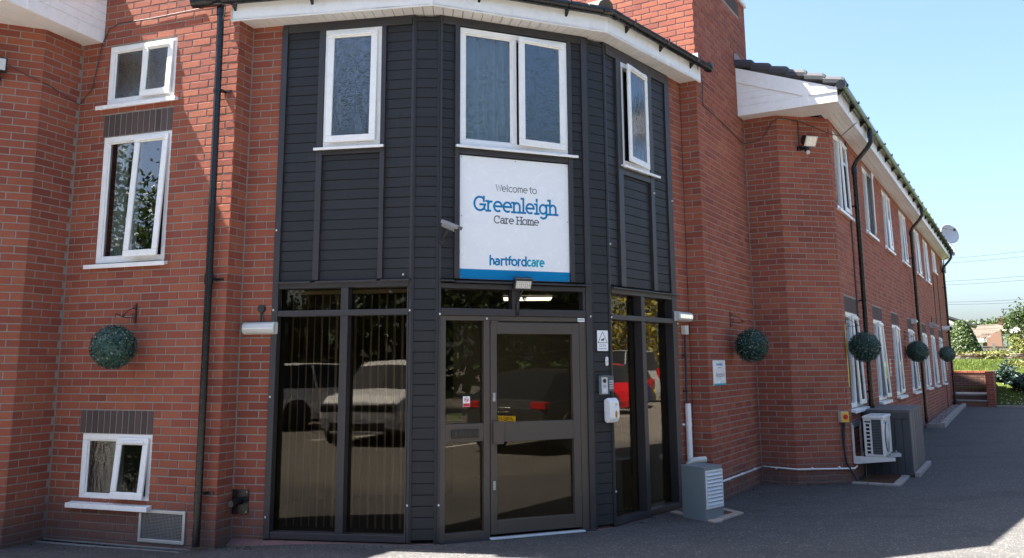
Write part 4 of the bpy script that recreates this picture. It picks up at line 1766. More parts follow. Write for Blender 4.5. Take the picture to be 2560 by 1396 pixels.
# ================================================================== topiary balls on iron brackets
rb = random.Random(5)
m = MB()
m.sphere((0, 0, 0), .180, 24, 14)
m.m = 0
RB = .205
for i in range(4200):
    z = rb.uniform(-1, 1)
    ph = rb.uniform(0, 2 * math.pi)
    rr = math.sqrt(1 - z * z)
    d = Vector((rr * math.cos(ph), rr * math.sin(ph), z))
    c = d * rb.uniform(.172, RB + .004)
    ax = Vector((rb.gauss(0, 1), rb.gauss(0, 1), rb.gauss(0, 1))).normalized()
    nrm = (d * .55 + ax * .6).normalized()
    u = nrm.orthogonal().normalized()
    u = (Quaternion(nrm, rb.uniform(0, 6.28)) @ u)
    v = nrm.cross(u)
    a, b = rb.uniform(.008, .0145), rb.uniform(.0045, .0075)
    m.mesh([c - u * a, c + v * b, c + u * a, c - v * b], [(0, 1, 2, 3)])
ballmesh = m.build('foliage', ['topiary_leaf'], None, data_only=True)


def bracket_curve(fr, s, z, L):
    """scrolled wall bracket, arm pointing out of the wall"""
    def P(o, zz):
        return fr.p(s, o, z + zz)
    m = MB()
    m.box(fr, s - .009, s + .009, .0, .006, z - .10, z + .10)
    m.tube([P(.004, -.045), P(L * .55, -.045), P(L * .72, -.040), P(L * .85, -.020), P(L * .95, -.016), P(L + .005, -.030), P(L, -.052)], .0038, 6)
    m.tube([P(.004, .045)] + [P(.012 + (L * .62) * t, .045 + .006 * math.sin(t * 3) - .086 * t * t) for t in (.2, .4, .6, .8, .93)] + [P(L * .70, -.030)], .0036, 6)

    def curl(co, cz, r, a0, a1):
        n = 14
        m.tube([P(co + r * (1 - .55 * i / n) * math.cos(R(a0 + (a1 - a0) * i / n)), cz + r * (1 - .55 * i / n) * math.sin(R(a0 + (a1 - a0) * i / n))) for i in range(n + 1)], .003, 5)
    curl(.022, .060, .018, -90, 300)
    curl(.030, -.018, .022, -90, 270)
    curl(.018, -.070, .014, 90, -230)
    curl(L * .60, -.026, .016, -90, 280)
    return m


balls = [(F_L, .935, .262, 1.722, .205, 'green topiary ball hanging on the brick wall between the tall and low windows', 'scrolled black iron bracket on the wall under the tall window'),
         (F_T, .93, .253, 1.744, .205, 'green topiary ball hanging beside the reception sign', 'scrolled iron bracket on the tower wall above the reception sign'),
         (WING, .25, .225, 1.737, .205, 'green topiary ball hanging in front of the long wing\'s nearest ground floor window', 'scrolled iron bracket at the nearest ground floor window of the long wing'),
         (WING, 7.10, .225, 1.735, .215, 'green topiary ball hanging midway along the long wing', 'scrolled iron bracket midway along the long wing'),
         (WING, 14.75, .25, 1.737, .215, 'smallest looking topiary ball, hanging near the far end of the long wing', 'scrolled iron bracket near the far end of the long wing')]
for fr, s, o, z, r, lb, lb2 in balls:
    B = thing('topiary_ball', fr.p(s, o, z - r), lb, 'topiary ball', 'hanging topiary balls')
    ob = bpy.data.objects.new('foliage', ballmesh)
    col.objects.link(ob)
    ob.parent = B
    ob.location = (0, 0, r)
    ob.scale = (r / .205,) * 3
    ob.rotation_euler = (0, 0, rnd.uniform(0, 6))
    m = MB()
    m.tube([fr.p(s - .008, o, z + r - .01), fr.p(s - .006, o, z + r + .04), fr.p(s, o, z + r + .068)], .0025, 5)
    m.tube([fr.p(s + .012, o, z + r - .01), fr.p(s + .009, o, z + r + .04), fr.p(s, o, z + r + .068)], .0025, 5)
    m.build('hanging_wire', 'copper_wire', B)
    mm = bracket_curve(fr, s, z + r + .125, o)
    solo(mm, 'hanging_bracket', 'black_iron', lb2, 'bracket', 'iron brackets for the topiary balls')

# ================================================================== lights and cameras on the walls


def bulkhead(fr, s0, s1, z0, z1, label, glow, depth=.085):
    B = thing('bulkhead_light', fr.p((s0 + s1) / 2, 0, z0), label, 'wall light')
    m = MB()
    m.box(fr, s0, s1, .0, depth * .45, z0, z1)
    m.build('base', 'cream_plastic', B, .008)
    m = MB()
    zc = (z0 + z1) / 2
    n = 10
    pts, fs = [], []
    for s in (s0 + .006, s1 - .006):
        for i in range(n + 1):
            t = math.pi * i / n
            pts.append(fr.p(s, depth * .45 + depth * .55 * math.sin(t), zc - math.cos(t) * (z1 - z0) / 2 * .96))
    for i in range(n):
        fs.append((i, i + 1, n + 2 + i, n + 1 + i))
    fs += [tuple(range(n + 1)), tuple(range(2 * n + 1, n, -1))]
    m.mesh(pts, fs)
    m.build('diffuser', 'lens_clear', B)
    m = MB()
    if glow:
        for i in range(8):
            ss = s0 + .05 + (s1 - s0 - .10) * i / 7
            m.box(fr, ss - .009, ss + .009, depth, depth + .004, zc - .022, zc + .022)
        m.build('glow_bar', 'tube_glow', B)
    else:
        m.box(fr, s0 + .02, s1 - .02, depth * .88, depth + .006, zc - .008, zc + .004)
        m.build('rib', 'white_plastic', B)
    return B


bulkhead(F_PI, .055, .395, 1.832, 1.948, 'white oblong bulkhead lamp on the brick pier beside the wide glazing', False)
m = MB()
m.tube([F_PI.p(.225, .0, 2.075), F_PI.p(.225, .035, 2.075)], .036, 16)
m.tube([F_PI.p(.225, .02, 2.05), F_PI.p(.222, .02, 1.95)], .011, 8)
solo(m, 'conduit_box', 'conduit', 'round black junction box with short conduit above the white lamp', 'junction box')
bulkhead(F_PR, -.075, .295, 2.008, 2.120, 'glowing bulkhead lamp on brick beside the narrow glazing and white pipe', True)

# LED floodlight over the door
fl = thing('led_floodlight', F_BC.p(.80, .0, 2.0), 'black floodlight with sensor on an arm over the entrance door', 'floodlight')
hf = rot_about(F_BC.p(.815, .12, 2.33), (F_BC.t.x, F_BC.t.y, 0), R(24))
m = MB()
m.box(F_BC, .722, .908, .09, .135, 2.232, 2.345)
for i in range(12):
    m.box(F_BC, .726 + i * .0155, .732 + i * .0155, .075, .09, 2.24, 2.35)
m.build('housing', 'black_plastic', fl, .005, xf=hf)
m = MB()
m.box(F_BC, .738, .892, .1355, .139, 2.252, 2.325)
m.build('glass', 'lens_clear', fl, xf=hf)
for r_ in range(3):
    for c_ in range(7):
        m = MB()
        m.box(F_BC, .746 + c_ * .0205, .758 + c_ * .0205, .139, .1405, 2.262 + r_ * .021, 2.274 + r_ * .021)
        m.build('led_cell', 'lamp_chrome', fl, xf=hf)
m = MB()
m.tube([F_BC.p(.79, .02, 2.00), F_BC.p(.79, .03, 2.12), F_BC.p(.80, .05, 2.17), F_BC.p(.815, .10, 2.24)], .011, 8)
m.box(F_BC, .772, .808, .016, .032, 1.995, 2.11)
m.build('arm', 'black_plastic', fl, .003)
m = MB()
m.sphere(F_BC.p(.835, .09, 2.16), .022, 12, 8)
m.build('sensor', 'black_plastic', fl)
m = MB()
m.sphere(F_BC.p(.835, .104, 2.152), .012, 10, 8)
m.build('sensor_lens', 'white_plastic', fl)

# bullet camera on the corner post
bc = thing('security_camera', F_BC.p(.03, .02, 2.69), 'grey bullet security camera beside the welcome sign', 'camera')
m = MB()
p0, p1 = Vector(F_BC.p(.015, .10, 2.830)), Vector(F_BC.p(.100, .21, 2.770))
dv = (p1 - p0).normalized()
m.tube([p0, p1], .028, 14)
m.build('body', 'camera_grey', bc)
sd = dv.cross(Vector((0, 0, 1))).normalized()
upv = sd.cross(dv)
m = MB()
m.xbox((p0 + p1) / 2 + upv * .037 + dv * .015, ((p1 - p0).length + .05, .082, .007), (dv, sd, upv))
m.xbox((p0 + p1) / 2 + upv * .022 + sd * .038 + dv * .015, ((p1 - p0).length + .05, .006, .03), (dv, sd, upv))
m.xbox((p0 + p1) / 2 + upv * .022 - sd * .038 + dv * .015, ((p1 - p0).length + .05, .006, .03), (dv, sd, upv))
m.build('sun_shield', 'camera_grey', bc, .002)
m = MB()
m.tube([p1 - dv * .005, p1 + dv * .003], .024, 14)
m.build('lens', 'black_plastic', bc)
m = MB()
m.tube([(p0 + p1) / 2 - upv * .03, Vector(F_BC.p(.03, .10, 2.72)), Vector(F_BC.p(.025, .03, 2.69))], .012, 8)
m.tube([F_BC.p(.025, .018, 2.685), F_BC.p(.025, .03, 2.685)], .034, 14)
m.build('mount', 'conduit', bc)

# halogen floodlight with sensor at the corner of the right wing
hl = thing('halogen_floodlight', F_EE.p(.42, 0, 4.45), 'black halogen floodlight with sensor high on the angled brick corner', 'floodlight')
hx = rot_about(F_EE.p(.42, .10, 4.56), (F_EE.t.x, F_EE.t.y, 0), R(30))
m = MB()
m.prism(Fr(F_EE.p(.42, 0, 0)[:2], t=F_EE.n, n=F_EE.t), [(.05, 4.53), (.15, 4.49), (.15, 4.65), (.05, 4.62)], -.095, .095)
m.build('housing', 'black_plastic', hl, .006, xf=hx)
m = MB()
m.box(F_EE, .33, .51, .151, .156, 4.495, 4.645)
m.build('frame', 'galv', hl, .003, xf=hx)
m = MB()
m.box(F_EE, .345, .495, .156, .159, 4.508, 4.632)
m.build('glass', 'lamp_chrome', hl, xf=hx)
m = MB()
m.tube([F_EE.p(.36, .0, 4.47), F_EE.p(.37, .06, 4.46), F_EE.p(.38, .08, 4.49)], .02, 8)
m.box(F_EE, .29, .36, .0, .04, 4.44, 4.50)
m.build('mount', 'black_plastic', hl, .004)
m = MB()
m.sphere(F_EE.p(.38, .11, 4.43), .038, 12, 8)
m.build('sensor', 'black_plastic', hl)
m = MB()
m.tube([F_EE.p(.38, .12, 4.40), F_EE.p(.38, .135, 4.375)], .026, 12)
m.build('sensor_lens', 'white_plastic', hl)
# floodlight cut by the left edge of the picture
f2 = thing('wall_floodlight', F_CH.p(F_CH.L - .36, 0, 4.35), 'white faced floodlight on the brick wall at the picture\'s left edge', 'floodlight')
m = MB()
m.box(F_CH, F_CH.L - .47, F_CH.L - .305, .06, .12, 4.40, 4.54)
m.build('housing', 'black_plastic', f2, .006)
m = MB()
m.box(F_CH, F_CH.L - .46, F_CH.L - .315, .12, .126, 4.412, 4.528)
m.build('glass', 'lens_clear', f2, .003)
m = MB()
m.tube([F_CH.p(F_CH.L - .38, .0, 4.33), F_CH.p(F_CH.L - .38, .07, 4.36), F_CH.p(F_CH.L - .38, .09, 4.41)], .022, 8)
m.sphere(F_CH.p(F_CH.L - .38, .075, 4.335), .035, 10, 8)
m.build('mount', 'black_plastic', f2)
# wall lamps and dome camera far along the wing
bulkhead(WING, 8.55, 8.80, 2.36, 2.47, 'small white lamp high beside the middle downpipe of the long wing', False, .12)
ml = thing('wall_lamp', WING.p(13.0, 0, 2.45), 'small grey downlight on the far half of the long wing', 'wall light')
m = MB()
m.prism(Fr(WING.p(13.0, 0, 0)[:2], t=WING.n, n=WING.t), [(0, 2.46), (.22, 2.43), (.23, 2.47), (.05, 2.56), (0, 2.56)], -.09, .09)
m.build('hood', 'dish_grey', ml, .005)
m = MB()
m.box(WING, 12.93, 13.07, .02, .20, 2.415, 2.435)
m.build('lens', 'lens_clear', ml)
dc = thing('dome_camera', WING.p(17.2, 0, 2.5), 'white dome camera near the far corner of the long wing', 'camera')
m = MB()
m.tube([WING.p(17.2, 0, 2.53), WING.p(17.2, .22, 2.53)], .07, 12)
m.build('housing', 'white_plastic', dc)
m = MB()
m.sphere(WING.p(17.2, .24, 2.52), .06, 12, 8)
m.build('dome', 'black_plastic', dc)

# ================================================================== door furniture on the post
db = thing('door_bell', F_P2.p(.18, .02, 1.515), 'white oval door bell push under the camera notice', 'door bell')
m = MB()
m.tube([F_P2.p(.178, .02, 1.530), F_P2.p(.178, .02, 1.590)], [.0165, .0165], 12)
m.sphere(F_P2.p(.178, .02, 1.530), .0165, 12, 8)
m.sphere(F_P2.p(.178, .02, 1.590), .0165, 12, 8)
m.build('case', 'white_plastic', db)
m = MB()
m.tube([F_P2.p(.178, .034, 1.556), F_P2.p(.178, .038, 1.556)], .009, 12)
m.build('button', 'cream_plastic', db)
ic = thing('door_intercom', F_P2.p(.13, .02, 1.235), 'silver video intercom with hood on the clad post', 'intercom')
m = MB()
m.box(F_P2, .070, .178, .016, .030, 1.236, 1.420)
m.box(F_P2, .070, .076, .030, .058, 1.236, 1.420)
m.box(F_P2, .172, .178, .030, .050, 1.236, 1.420)
m.box(F_P2, .070, .178, .030, .062, 1.414, 1.420)
m.build('hood', 'cabinet_grey', ic, .002)
m = MB()
m.box(F_P2, .082, .166, .030, .042, 1.244, 1.406)
m.build('face', 'alu_white', ic, .004)
m = MB()
m.tube([F_P2.p(.124, .042, 1.368), F_P2.p(.124, .046, 1.368)], .021, 16)
m.build('lens', 'black_plastic', ic)
m = MB()
m.tube([F_P2.p(.124, .042, 1.274), F_P2.p(.124, .045, 1.274)], .011, 12)
m.build('button', 'white_plastic', ic)
m = MB()
for i in range(4):
    m.box(F_P2, .106, .142, .042, .0428, 1.305 + i * .007, 1.308 + i * .007)
m.build('speaker_slot', 'ink_grey', ic)
kp = thing('door_keypad', F_P2.p(.215, .02, 1.265), 'dark keypad with silver keys beside the intercom', 'keypad')
m = MB()
m.box(F_P2, .184, .252, .020, .034, 1.266, 1.418)
m.build('case', 'ink_grey', kp, .003)
for r_ in range(4):
    for c_ in range(3):
        m = MB()
        m.box(F_P2, .193 + c_ * .018, .206 + c_ * .018, .034, .037, 1.290 + r_ * .023, 1.304 + r_ * .023)
        m.build('key', 'alu_white', kp)
sd_ = thing('soap_dispenser', F_P2.p(.19, .02, .975), 'white hand gel dispenser with amber window on the post', 'dispenser')
m = MB()
prof = [(.018, 1.185), (.075, 1.205), (.110, 1.175), (.122, 1.10), (.118, 1.01), (.095, .970), (.050, .962), (.022, .985)]
SF = Fr(F_P2.p(.185, 0, 0)[:2], t=F_P2.n, n=F_P2.t)
m.prism(SF, prof, -.060, .060)
m.build('case', 'white_plastic', sd_, .010)
m = MB()
m.sphere(F_P2.p(.200, .114, 1.050), .016, 12, 10, (1, 1, 2.4))
m.build('level_window', 'amber', sd_)
m = MB()
m.sphere(F_P2.p(.200, .113, 1.140), .014, 12, 8, (1.2, .6, .8))
m.build('emblem', 'isolator_yellow', sd_)

# white clips and hooks screwed along the cladding edges
clips = [(F_BL, .02, .026, 2.83), (F_BL, .02, .027, 2.06), (F_BL, .02, .027, 1.25), (F_BL, .02, .027, .17), (F_BL, 1.366, .014, 2.035), (F_BL, 1.30, .02, 2.37), (F_BL, 1.366, .014, .30), (F_BC, .012, .02, 2.00), (F_BC, .012, .02, .30), (F_BC, .48, .010, 1.965),
         (F_BR, .01, .014, 2.00), (F_BR, 1.42, .022, 1.98), (F_BR, .01, .014, .30), (F_BC, 1.575, .028, 2.0), (F_BR, .02, .014, 2.75), (F_BR, .95, .034, 3.42), (F_BR, 1.40, .022, 3.40)]
for i, (fr, s, o, z) in enumerate(clips):
    m = MB()
    m.box(fr, s - .007, s + .007, o, o + .005, z - .009, z + .009)
    m.tube([fr.p(s, o + .005, z), fr.p(s, o + .012, z - .004), fr.p(s, o + .015, z + .008)], .003, 6)
    m.build('light_clip', 'white_plastic', home)

# ================================================================== vents and services on the left
av = thing('air_vent', F_L.p(1.4, 0, -.065), 'aluminium framed wire mesh vent low on the wall beside the downpipe', 'vent')
a, b, c, d = VENTL
m = MB()
fwv = .030
for q in ((a, b, c, c + fwv), (a, b, d - fwv, d), (a, a + fwv, c + fwv, d - fwv), (b - fwv, b, c + fwv, d - fwv)):
    m.box(F_L, q[0], q[1], -.04, .016, q[2], q[3])
m.build('frame', 'alu', av, .003)
m = MB()
m.box(F_L, a, b, -.12, -.06, c, d)
m.build('duct', 'dark_void', av)
m = MB()
nv = 30
for i in range(1, nv):
    s = a + fwv + (b - a - 2 * fwv) * i / nv
    m.box(F_L, s - .0012, s + .0012, -.004, -.001, c + fwv, d - fwv)
for i in range(1, 18):
    z = c + fwv + (d - c - 2 * fwv) * i / 18
    m.box(F_L, a + fwv, b - fwv, -.001, .002, z - .0013, z + .0013)
m.build('mesh', 'galv', av)['kind'] = 'stuff'
bf = thing('boiler_flue', F_PI.p(.08, 0, .19), 'black boiler flue with square plate low on the brick pier', 'flue')
m = MB()
m.box(F_PI, .002, .166, .0, .014, .188, .405)
m.build('plate', 'black_plastic', bf, .002)
m = MB()
m.tube([F_PI.p(.085, .01, .305), F_PI.p(.078, .17, .300)], .034, 18, cap=False)
m.tube([F_PI.p(.078, .17, .300), F_PI.p(.085, .02, .305)], .030, 18, cap=True)
m.build('pipe', 'black_plastic', bf)
for s, z in ((.15, .385), (.15, .208)):
    m = MB()
    m.tube([F_PI.p(s, .014, z), F_PI.p(s, .018, z)], .006, 8)
    m.build('screw', 'galv', bf)
m = MB()
m.tube([F_CH.p(F_CH.L - .30, .13, 4.47), F_CH.p(F_CH.L - .15, .03, 4.42), F_EC.p(.05, .02, 4.36), F_EC.p(.35, .03, 4.28), F_L.p(.03, .03, 4.26), F_L.p(.18, .02, 4.42), F_L.p(.27, .02, 4.90),
        F_L.p(.34, .012, 5.06), F_L.p(.47, .010, 5.11), F_L.p(.89, .010, 5.103), F_L.p(1.54, .010, 5.12)], .005, 6)
solo(m, 'loose_cable', 'cable', 'thin cable looping from the corner lamp up across the brick wall by the window', 'cable')
m = MB()
m.tube([F_T.p(.16, .03, 4.95), F_T.p(.17, .012, 4.72), F_T.p(.22, .012, 4.66), F_T.p(.75, .012, 4.64), F_T.p(1.2, .012, 4.62), F_T.p(1.9, .012, 4.55), F_CE.p(.05, .012, 4.58), F_CE.p(.25, .012, 4.62), F_CE.p(.40, .012, 4.84),
        F_EE.p(.03, .012, 4.89), F_EE.p(.35, .012, 4.86), F_EE.p(.82, .03, 4.70), WING.p(.25, .12, 4.72), WING.p(.50, .30, 4.95)], .006, 6)
solo(m, 'eaves_cable', 'cable', 'dark cable running from the bay eaves round the tower to the wing gutter', 'cable')
m = MB()
m.tube([F_EE.p(.325, .012, 4.87), F_EE.p(.32, .012, 4.52)], .007, 6)
solo(m, 'lamp_cable', 'cable', 'short black cable dropping from the eaves to the halogen floodlight', 'cable')
# drain channel along the left wall foot
dr = thing('drain_channel', F_L.p(.9, .1, -.11), 'narrow dark drain channel along the foot of the left brick wall', 'drain')
m = MB()
m.box(F_L, .02, 1.95, .03, .045, -.16, -.095)
m.box(F_L, .02, 1.95, .135, .150, -.16, -.098)
m.build('rim', 'galv', dr)
for i in range(64):
    m = MB()
    s = .03 + i * .03
    m.box(F_L, s, s + .014, .045, .135, -.12, -.104)
    m.build('bar', 'black_plastic', dr)

# ================================================================== services beside the narrow glazing
wp = thing('waste_pipe', F_PR.p(.12, .05, .35), 'white waste pipe rising behind the grey louvred cabinet', 'pipe')
m = MB()
m.tube([F_PR.p(.130, .048, .44), F_PR.p(.126, .048, 1.085)], .033, 16)
m.build('riser', 'white_plastic', wp)
m = MB()
m.tube([F_PR.p(.128, .048, .84), F_PR.p(.128, .048, .87)], .037, 16)
m.box(F_PR, .05, .09, .0, .02, .845, .865)
m.build('clip', 'white_plastic', wp)
m = MB()
m.tube([F_PR.p(.06, .05, .36), F_PR.p(.065, .06, .43), F_PR.p(.09, .10, .465), F_PR.p(.15, .16, .472), F_PR.p(.205, .20, .474)], .034, 14)
m.build('bend', 'cream_plastic', wp)
cn = thing('cable_conduit', F_PR.p(.15, .03, 1.05), 'black conduit with square box running down the brick into the white pipe', 'conduit')
m = MB()
m.tube([F_PR.p(.158, .03, 1.88), F_PR.p(.128, .035, 1.06)], .013, 8)
m.build('tube', 'conduit', cn)
m = MB()
m.box(F_PR, .120, .200, .0, .06, 1.86, 1.965)
m.build('box', 'cream_plastic', cn, .004)
for z in (1.62, 1.22):
    m = MB()
    m.box(F_PR, .115, .165, .0, .055, z - .01, z + .01)
    m.build('clip', 'conduit', cn)

# louvred cabinet
CA, CB, CC = Vector((1.745, 9.235)), Vector((1.93, 8.985)), Vector((2.165, 9.215))
CF = Fr(CA, CB)              # blank side
CG = Fr(CB, CC)              # louvred side
cab = thing('louvred_cabinet', (1.95, 9.2, -.03), 'grey metal cabinet with white louvred side standing by the wall', 'cabinet')
ZC0, ZC1 = -.04, .478
CD_ = CA + (CC - CB)
m = MB()
m.hexa([(p.x, p.y, ZC0) for p in (CA, CB, CC, CD_)] + [(p.x, p.y, ZC1) for p in (CA, CB, CC, CD_)])
m.build('body', 'cabinet_grey', cab, .004)
m = MB()
e = Vector((0, 0))
m.hexa([(p.x, p.y, ZC1 + .001) for p in (CA - CF.t * .008, CB - CG.t * .008 + CF.t * .0, CC + CG.t * .008, CD_ + CG.t * .008)] + [(p.x, p.y, ZC1 + .012) for p in (CA - CF.t * .008, CB - CG.t * .008, CC + CG.t * .008, CD_ + CG.t * .008)])
m.build('lid', 'cabinet_grey', cab, .003)
m = MB()
l0, l1, b0, b1 = .012, CG.L - .012, .080, .455
for q in ((l0, l1, b0, b0 + .028), (l0, l1, b1 - .022, b1), (l0, l0 + .02, b0 + .028, b1 - .022), (l1 - .02, l1, b0 + .028, b1 - .022)):
    m.box(CG, q[0], q[1], .001, .016, q[2], q[3])
m.build('louvre_frame', 'alu_white', cab, .002)
m = MB()
m.box(CG, l0 + .02, l1 - .02, .0005, .002, b0 + .028, b1 - .022)
m.build('louvre_back', 'dark_void', cab)
for i in range(9):
    z = b0 + .032 + i * .0362
    m = MB()
    m.hexa([CG.p(l0 + .02, .020, z), CG.p(l1 - .02, .020, z), CG.p(l1 - .02, .003, z + .026), CG.p(l0 + .02, .003, z + .026),
            CG.p(l0 + .02, .021, z + .003), CG.p(l1 - .02, .021, z + .003), CG.p(l1 - .02, .003, z + .030), CG.p(l0 + .02, .003, z + .030)])
    m.build('louvre_slat', 'alu_white', cab)
# brick edging round the pit the cabinet stands in
ed = [Vector((1.66, 9.50)), Vector((2.01, 8.90)), Vector((2.43, 9.43)), Vector((2.29, 9.72))]
pe = thing('pit_edging', (2.0, 9.2, -.035), 'pale brick edging laid flat round the foot of the grey cabinet', 'edging')
for a, b in zip(ed[:-1], ed[1:]):
    fr = Fr(a, b)
    n = max(1, round(fr.L / .215))
    for i in range(n):
        m = MB()
        m.box(fr, fr.L * i / n + .004, fr.L * (i + 1) / n - .004, -.092, .0, -.10, -.018 + rnd.uniform(-.003, .003))
        m.build('brick', 'slab', pe, .004)
m = MB()
m.quad(*[(p.x, p.y, -.028) for p in ed])
m.build('pit_fill', 'rust', pe)

# white condensate pipe along the wall foot
cpz = .19
m = MB()
m.tube([F_T.p(.10, .03, .195), F_T.p(1.0, .03, cpz), F_T.p(F_T.L - .03, .03, .185), F_CE.p(.03, .03, .185), F_CE.p(F_CE.L + .012, .03, .165), F_EE.p(F_EE.L + .012, .03, .15), WING.p(.20, .03, .16)], .0125, 10)
cpp = solo(m, 'condensate_pipe', 'white_plastic', 'thin white pipe running low along the brick walls from cabinet to corner', 'pipe')
WL[cpp.name] = Vector((0, 0, 0))
for fr, s in ((F_T, .5), (F_T, 1.05), (F_T, 1.6), (F_CE, .2), (F_EE, .2), (F_EE, .6)):
    m = MB()
    m.tube([fr.p(s - .012, .03, .19 if fr is F_T else .17), fr.p(s + .012, .03, .19 if fr is F_T else .168)], .017, 10)
    m.build('pipe_clip', 'white_plastic', cpp)

# isolator switch with flex
iso = thing('isolator_switch', F_EE.p(.75, 0, .75), 'yellow faced isolator with red rotary knob at the brick corner', 'switch')
m = MB()
m.box(F_EE, .655, .770, .0, .075, .748, .885)
m.build('case', 'cream_plastic', iso, .005)
m = MB()
m.box(F_EE, .660, .765, .0755, .082, .753, .880)
m.build('face', 'isolator_yellow', iso, .002)
m = MB()
m.tube([F_EE.p(.712, .082, .820), F_EE.p(.712, .098, .820)], .030, 16)
m.box(F_EE, .705, .719, .098, .108, .788, .852)
m.build('knob', 'ink_red', iso)
m = MB()
m.tube([F_EE.p(.715, .05, .748), F_EE.p(.705, .035, .60), F_EE.p(.70, .03, .40), F_EE.p(.715, .03, .24), F_EE.p(.78, .035, .12), F_EE.p(.84, .05, .02), F_EE.p(.86, .06, -.05)], .014, 8)
m.tube([F_EE.p(.690, .05, .748), F_EE.p(.685, .03, .62), F_EE.p(.695, .025, .42)], .011, 8)
solo(m, 'isolator_flex', 'conduit', 'black flex hanging from the yellow isolator to the ground', 'cable')

# air conditioning unit on brackets
ac = thing('air_conditioner', WING.p(.45, .27, .29), 'white outdoor air conditioning unit on wall brackets at the brick corner', 'air conditioner')
s0, s1, o0, o1, z0, z1 = .12, .86, .15, .40, .300, .790
m = MB()
m.box(WING, s0, s1, o0, o1, z0, z1)
m.build('casing', 'ac_white', ac, .012)
m = MB()
m.box(WING, s0 - .008, s1 + .008, o0 - .008, o1 + .012, z1 - .004, z1 + .030)
m.build('lid', 'ac_white', ac, .012)
for i in range(5):
    m = MB()
    m.box(WING, s0 + .06 + i * .14, s0 + .10 + i * .14, o0 + .01, o1 - .02, z1 + .031, z1 + .036)
    m.build('lid_rib', 'ac_white', ac, .003)
m = MB()
m.box(WING, s0 - .004, s0 - .001, o0 + .105, o0 + .225, z0 + .028, z1 - .012)
m.build('coil', 'ac_fin', ac)
for i in range(22):
    m = MB()
    z = z0 + .034 + i * .0203
    m.box(WING, s0 - .0075, s0 - .004, o0 + .105, o0 + .225, z, z + .004)
    m.build('fin', 'cabinet_grey', ac)
for i in range(8):
    m = MB()
    z = z0 + .035 + i * .050
    m.box(WING, s0 - .003, s0 - .0006, o0 + .035, o0 + .080, z, z + .033)
    m.build('side_slot', 'dark_void', ac, .006)
m = MB()
m.box(WING, s0 - .004, s0 - .001, o0 + .02, o0 + .095, z1 - .055, z1 - .03)
m.build('handle', 'ink_grey', ac)
FC = (WING.p(s0 + .30, o1, (z0 + z1) / 2))
for rr in (.205, .175, .145, .115, .085, .055):
    m = MB()
    m.tube([WING.p(s0 + .30 + rr * math.cos(2 * math.pi * t / 28), o1 + .016 + .02 * (1 - rr / .21), (z0 + z1) / 2 + rr * math.sin(2 * math.pi * t / 28)) for t in range(29)], .0045, 6, cap=False)
    m.build('grille_ring', 'ac_white', ac)
m = MB()
for t in range(8):
    a = math.pi * t / 4
    m.tube([WING.p(s0 + .30, o1 + .036, (z0 + z1) / 2), WING.p(s0 + .30 + .205 * math.cos(a), o1 + .014, (z0 + z1) / 2 + .205 * math.sin(a))], .004, 5)
m.build('grille_spokes', 'ac_white', ac)
m = MB()
m.tube([WING.p(s0 + .30, o1 + .001, (z0 + z1) / 2), WING.p(s0 + .30, o1 + .004, (z0 + z1) / 2)], .20, 28)
m.build('fan_opening', 'dark_void', ac)
m = MB()
m.box(WING, s0 + .06, s0 + .16, o1 + .001, o1 + .003, z1 - .07, z1 - .02)
m.build('label', 'ink_teal', ac)
br = thing('wall_bracket', WING.p(.45, 0, .2), 'cream steel wall brackets carrying the air conditioning unit', 'bracket')
for s in (.10, .72):
    m = MB()
    m.box(WING, s, s + .035, .004, .03, .20, .70)
    m.build('upright', 'ac_white', br, .002)
    m = MB()
    m.prism(Fr(WING.p(s, 0, 0)[:2], t=WING.n, n=WING.t), [(.03, .195), (.52, .255), (.52, .296), (.03, .296)], 0, .03)
    m.build('arm', 'ac_white', br, .002)
m = MB()
m.box(WING, .06, .80, .003, .02, .66, .73)
m.build('cross_plate', 'galv', br, .002)
for s in (.13, .745):
    m = MB()
    m.box(WING, s - .025, s + .03, .42, .50, .297, .310)
    m.tube([WING.p(s, .46, .31), WING.p(s, .46, .335)], .010, 8)
    m.build('foot_bolt', 'galv', br)
m = MB()
m.tube([WING.p(.30, .12, .33), WING.p(.33, .11, .20), WING.p(.30, .12, .02), WING.p(.28, .13, -.05)], .012, 8)
solo(m, 'drain_hose', 'conduit', 'grey hose dropping from the air conditioning unit to the grate', 'hose')

# timber enclosure
en = thing('timber_enclosure', WING.p(1.6, .3, 0), 'weathered grey timber box enclosure behind the air conditioning unit', 'enclosure')
es0, es1, eo1, ez = .98, 2.62, .635, .866
ed_ = .028
SN = Fr(WING.p(es0, 0, 0)[:2], t=WING.n, n=-WING.t)
nb = 6
for i in range(nb):
    m = MB()
    a, b = .02 + (eo1 - .02) * i / nb + .003, .02 + (eo1 - .02) * (i + 1) / nb - .002
    m.box(SN, a, b, -.02, rnd.uniform(-.001, .002), -.02 + rnd.uniform(-.005, .005), ez - .035)
    m.build('plank', 'timber_stain', en, .003)
m = MB()
m.box(SN, .02, eo1, -.018, .012, ez - .12, ez - .034)
m.build('top_rail', 'timber_stain', en, .003)
nb = 13
for i in range(nb):
    m = MB()
    a, b = es0 + (es1 - es0) * i / nb + .003, es0 + (es1 - es0) * (i + 1) / nb - .003
    m.box(WING, a, b, eo1 - .02, eo1 + rnd.uniform(-.002, .004), -.02 + rnd.uniform(-.01, .01), ez - .004)
    m.build('plank', 'timber_raw' if i in (1, 4) else 'timber_weathered', en, .004)
for i in range(5):
    m = MB()
    a, b = .01 + (eo1 + .0) * i / 5 + .002, .01 + eo1 * (i + 1) / 5 - .002
    m.box(WING, es0 - .012, es1 + .01, a, b, ez - .034, ez + rnd.uniform(-.002, .001))
    m.build('top_plank', 'timber_weathered', en, .003)
m = MB()
m.box(WING, es0 + .02, es1 - .02, .0, eo1 - .03, -.02, ez - .04)
m.build('core', 'dark_void', en)
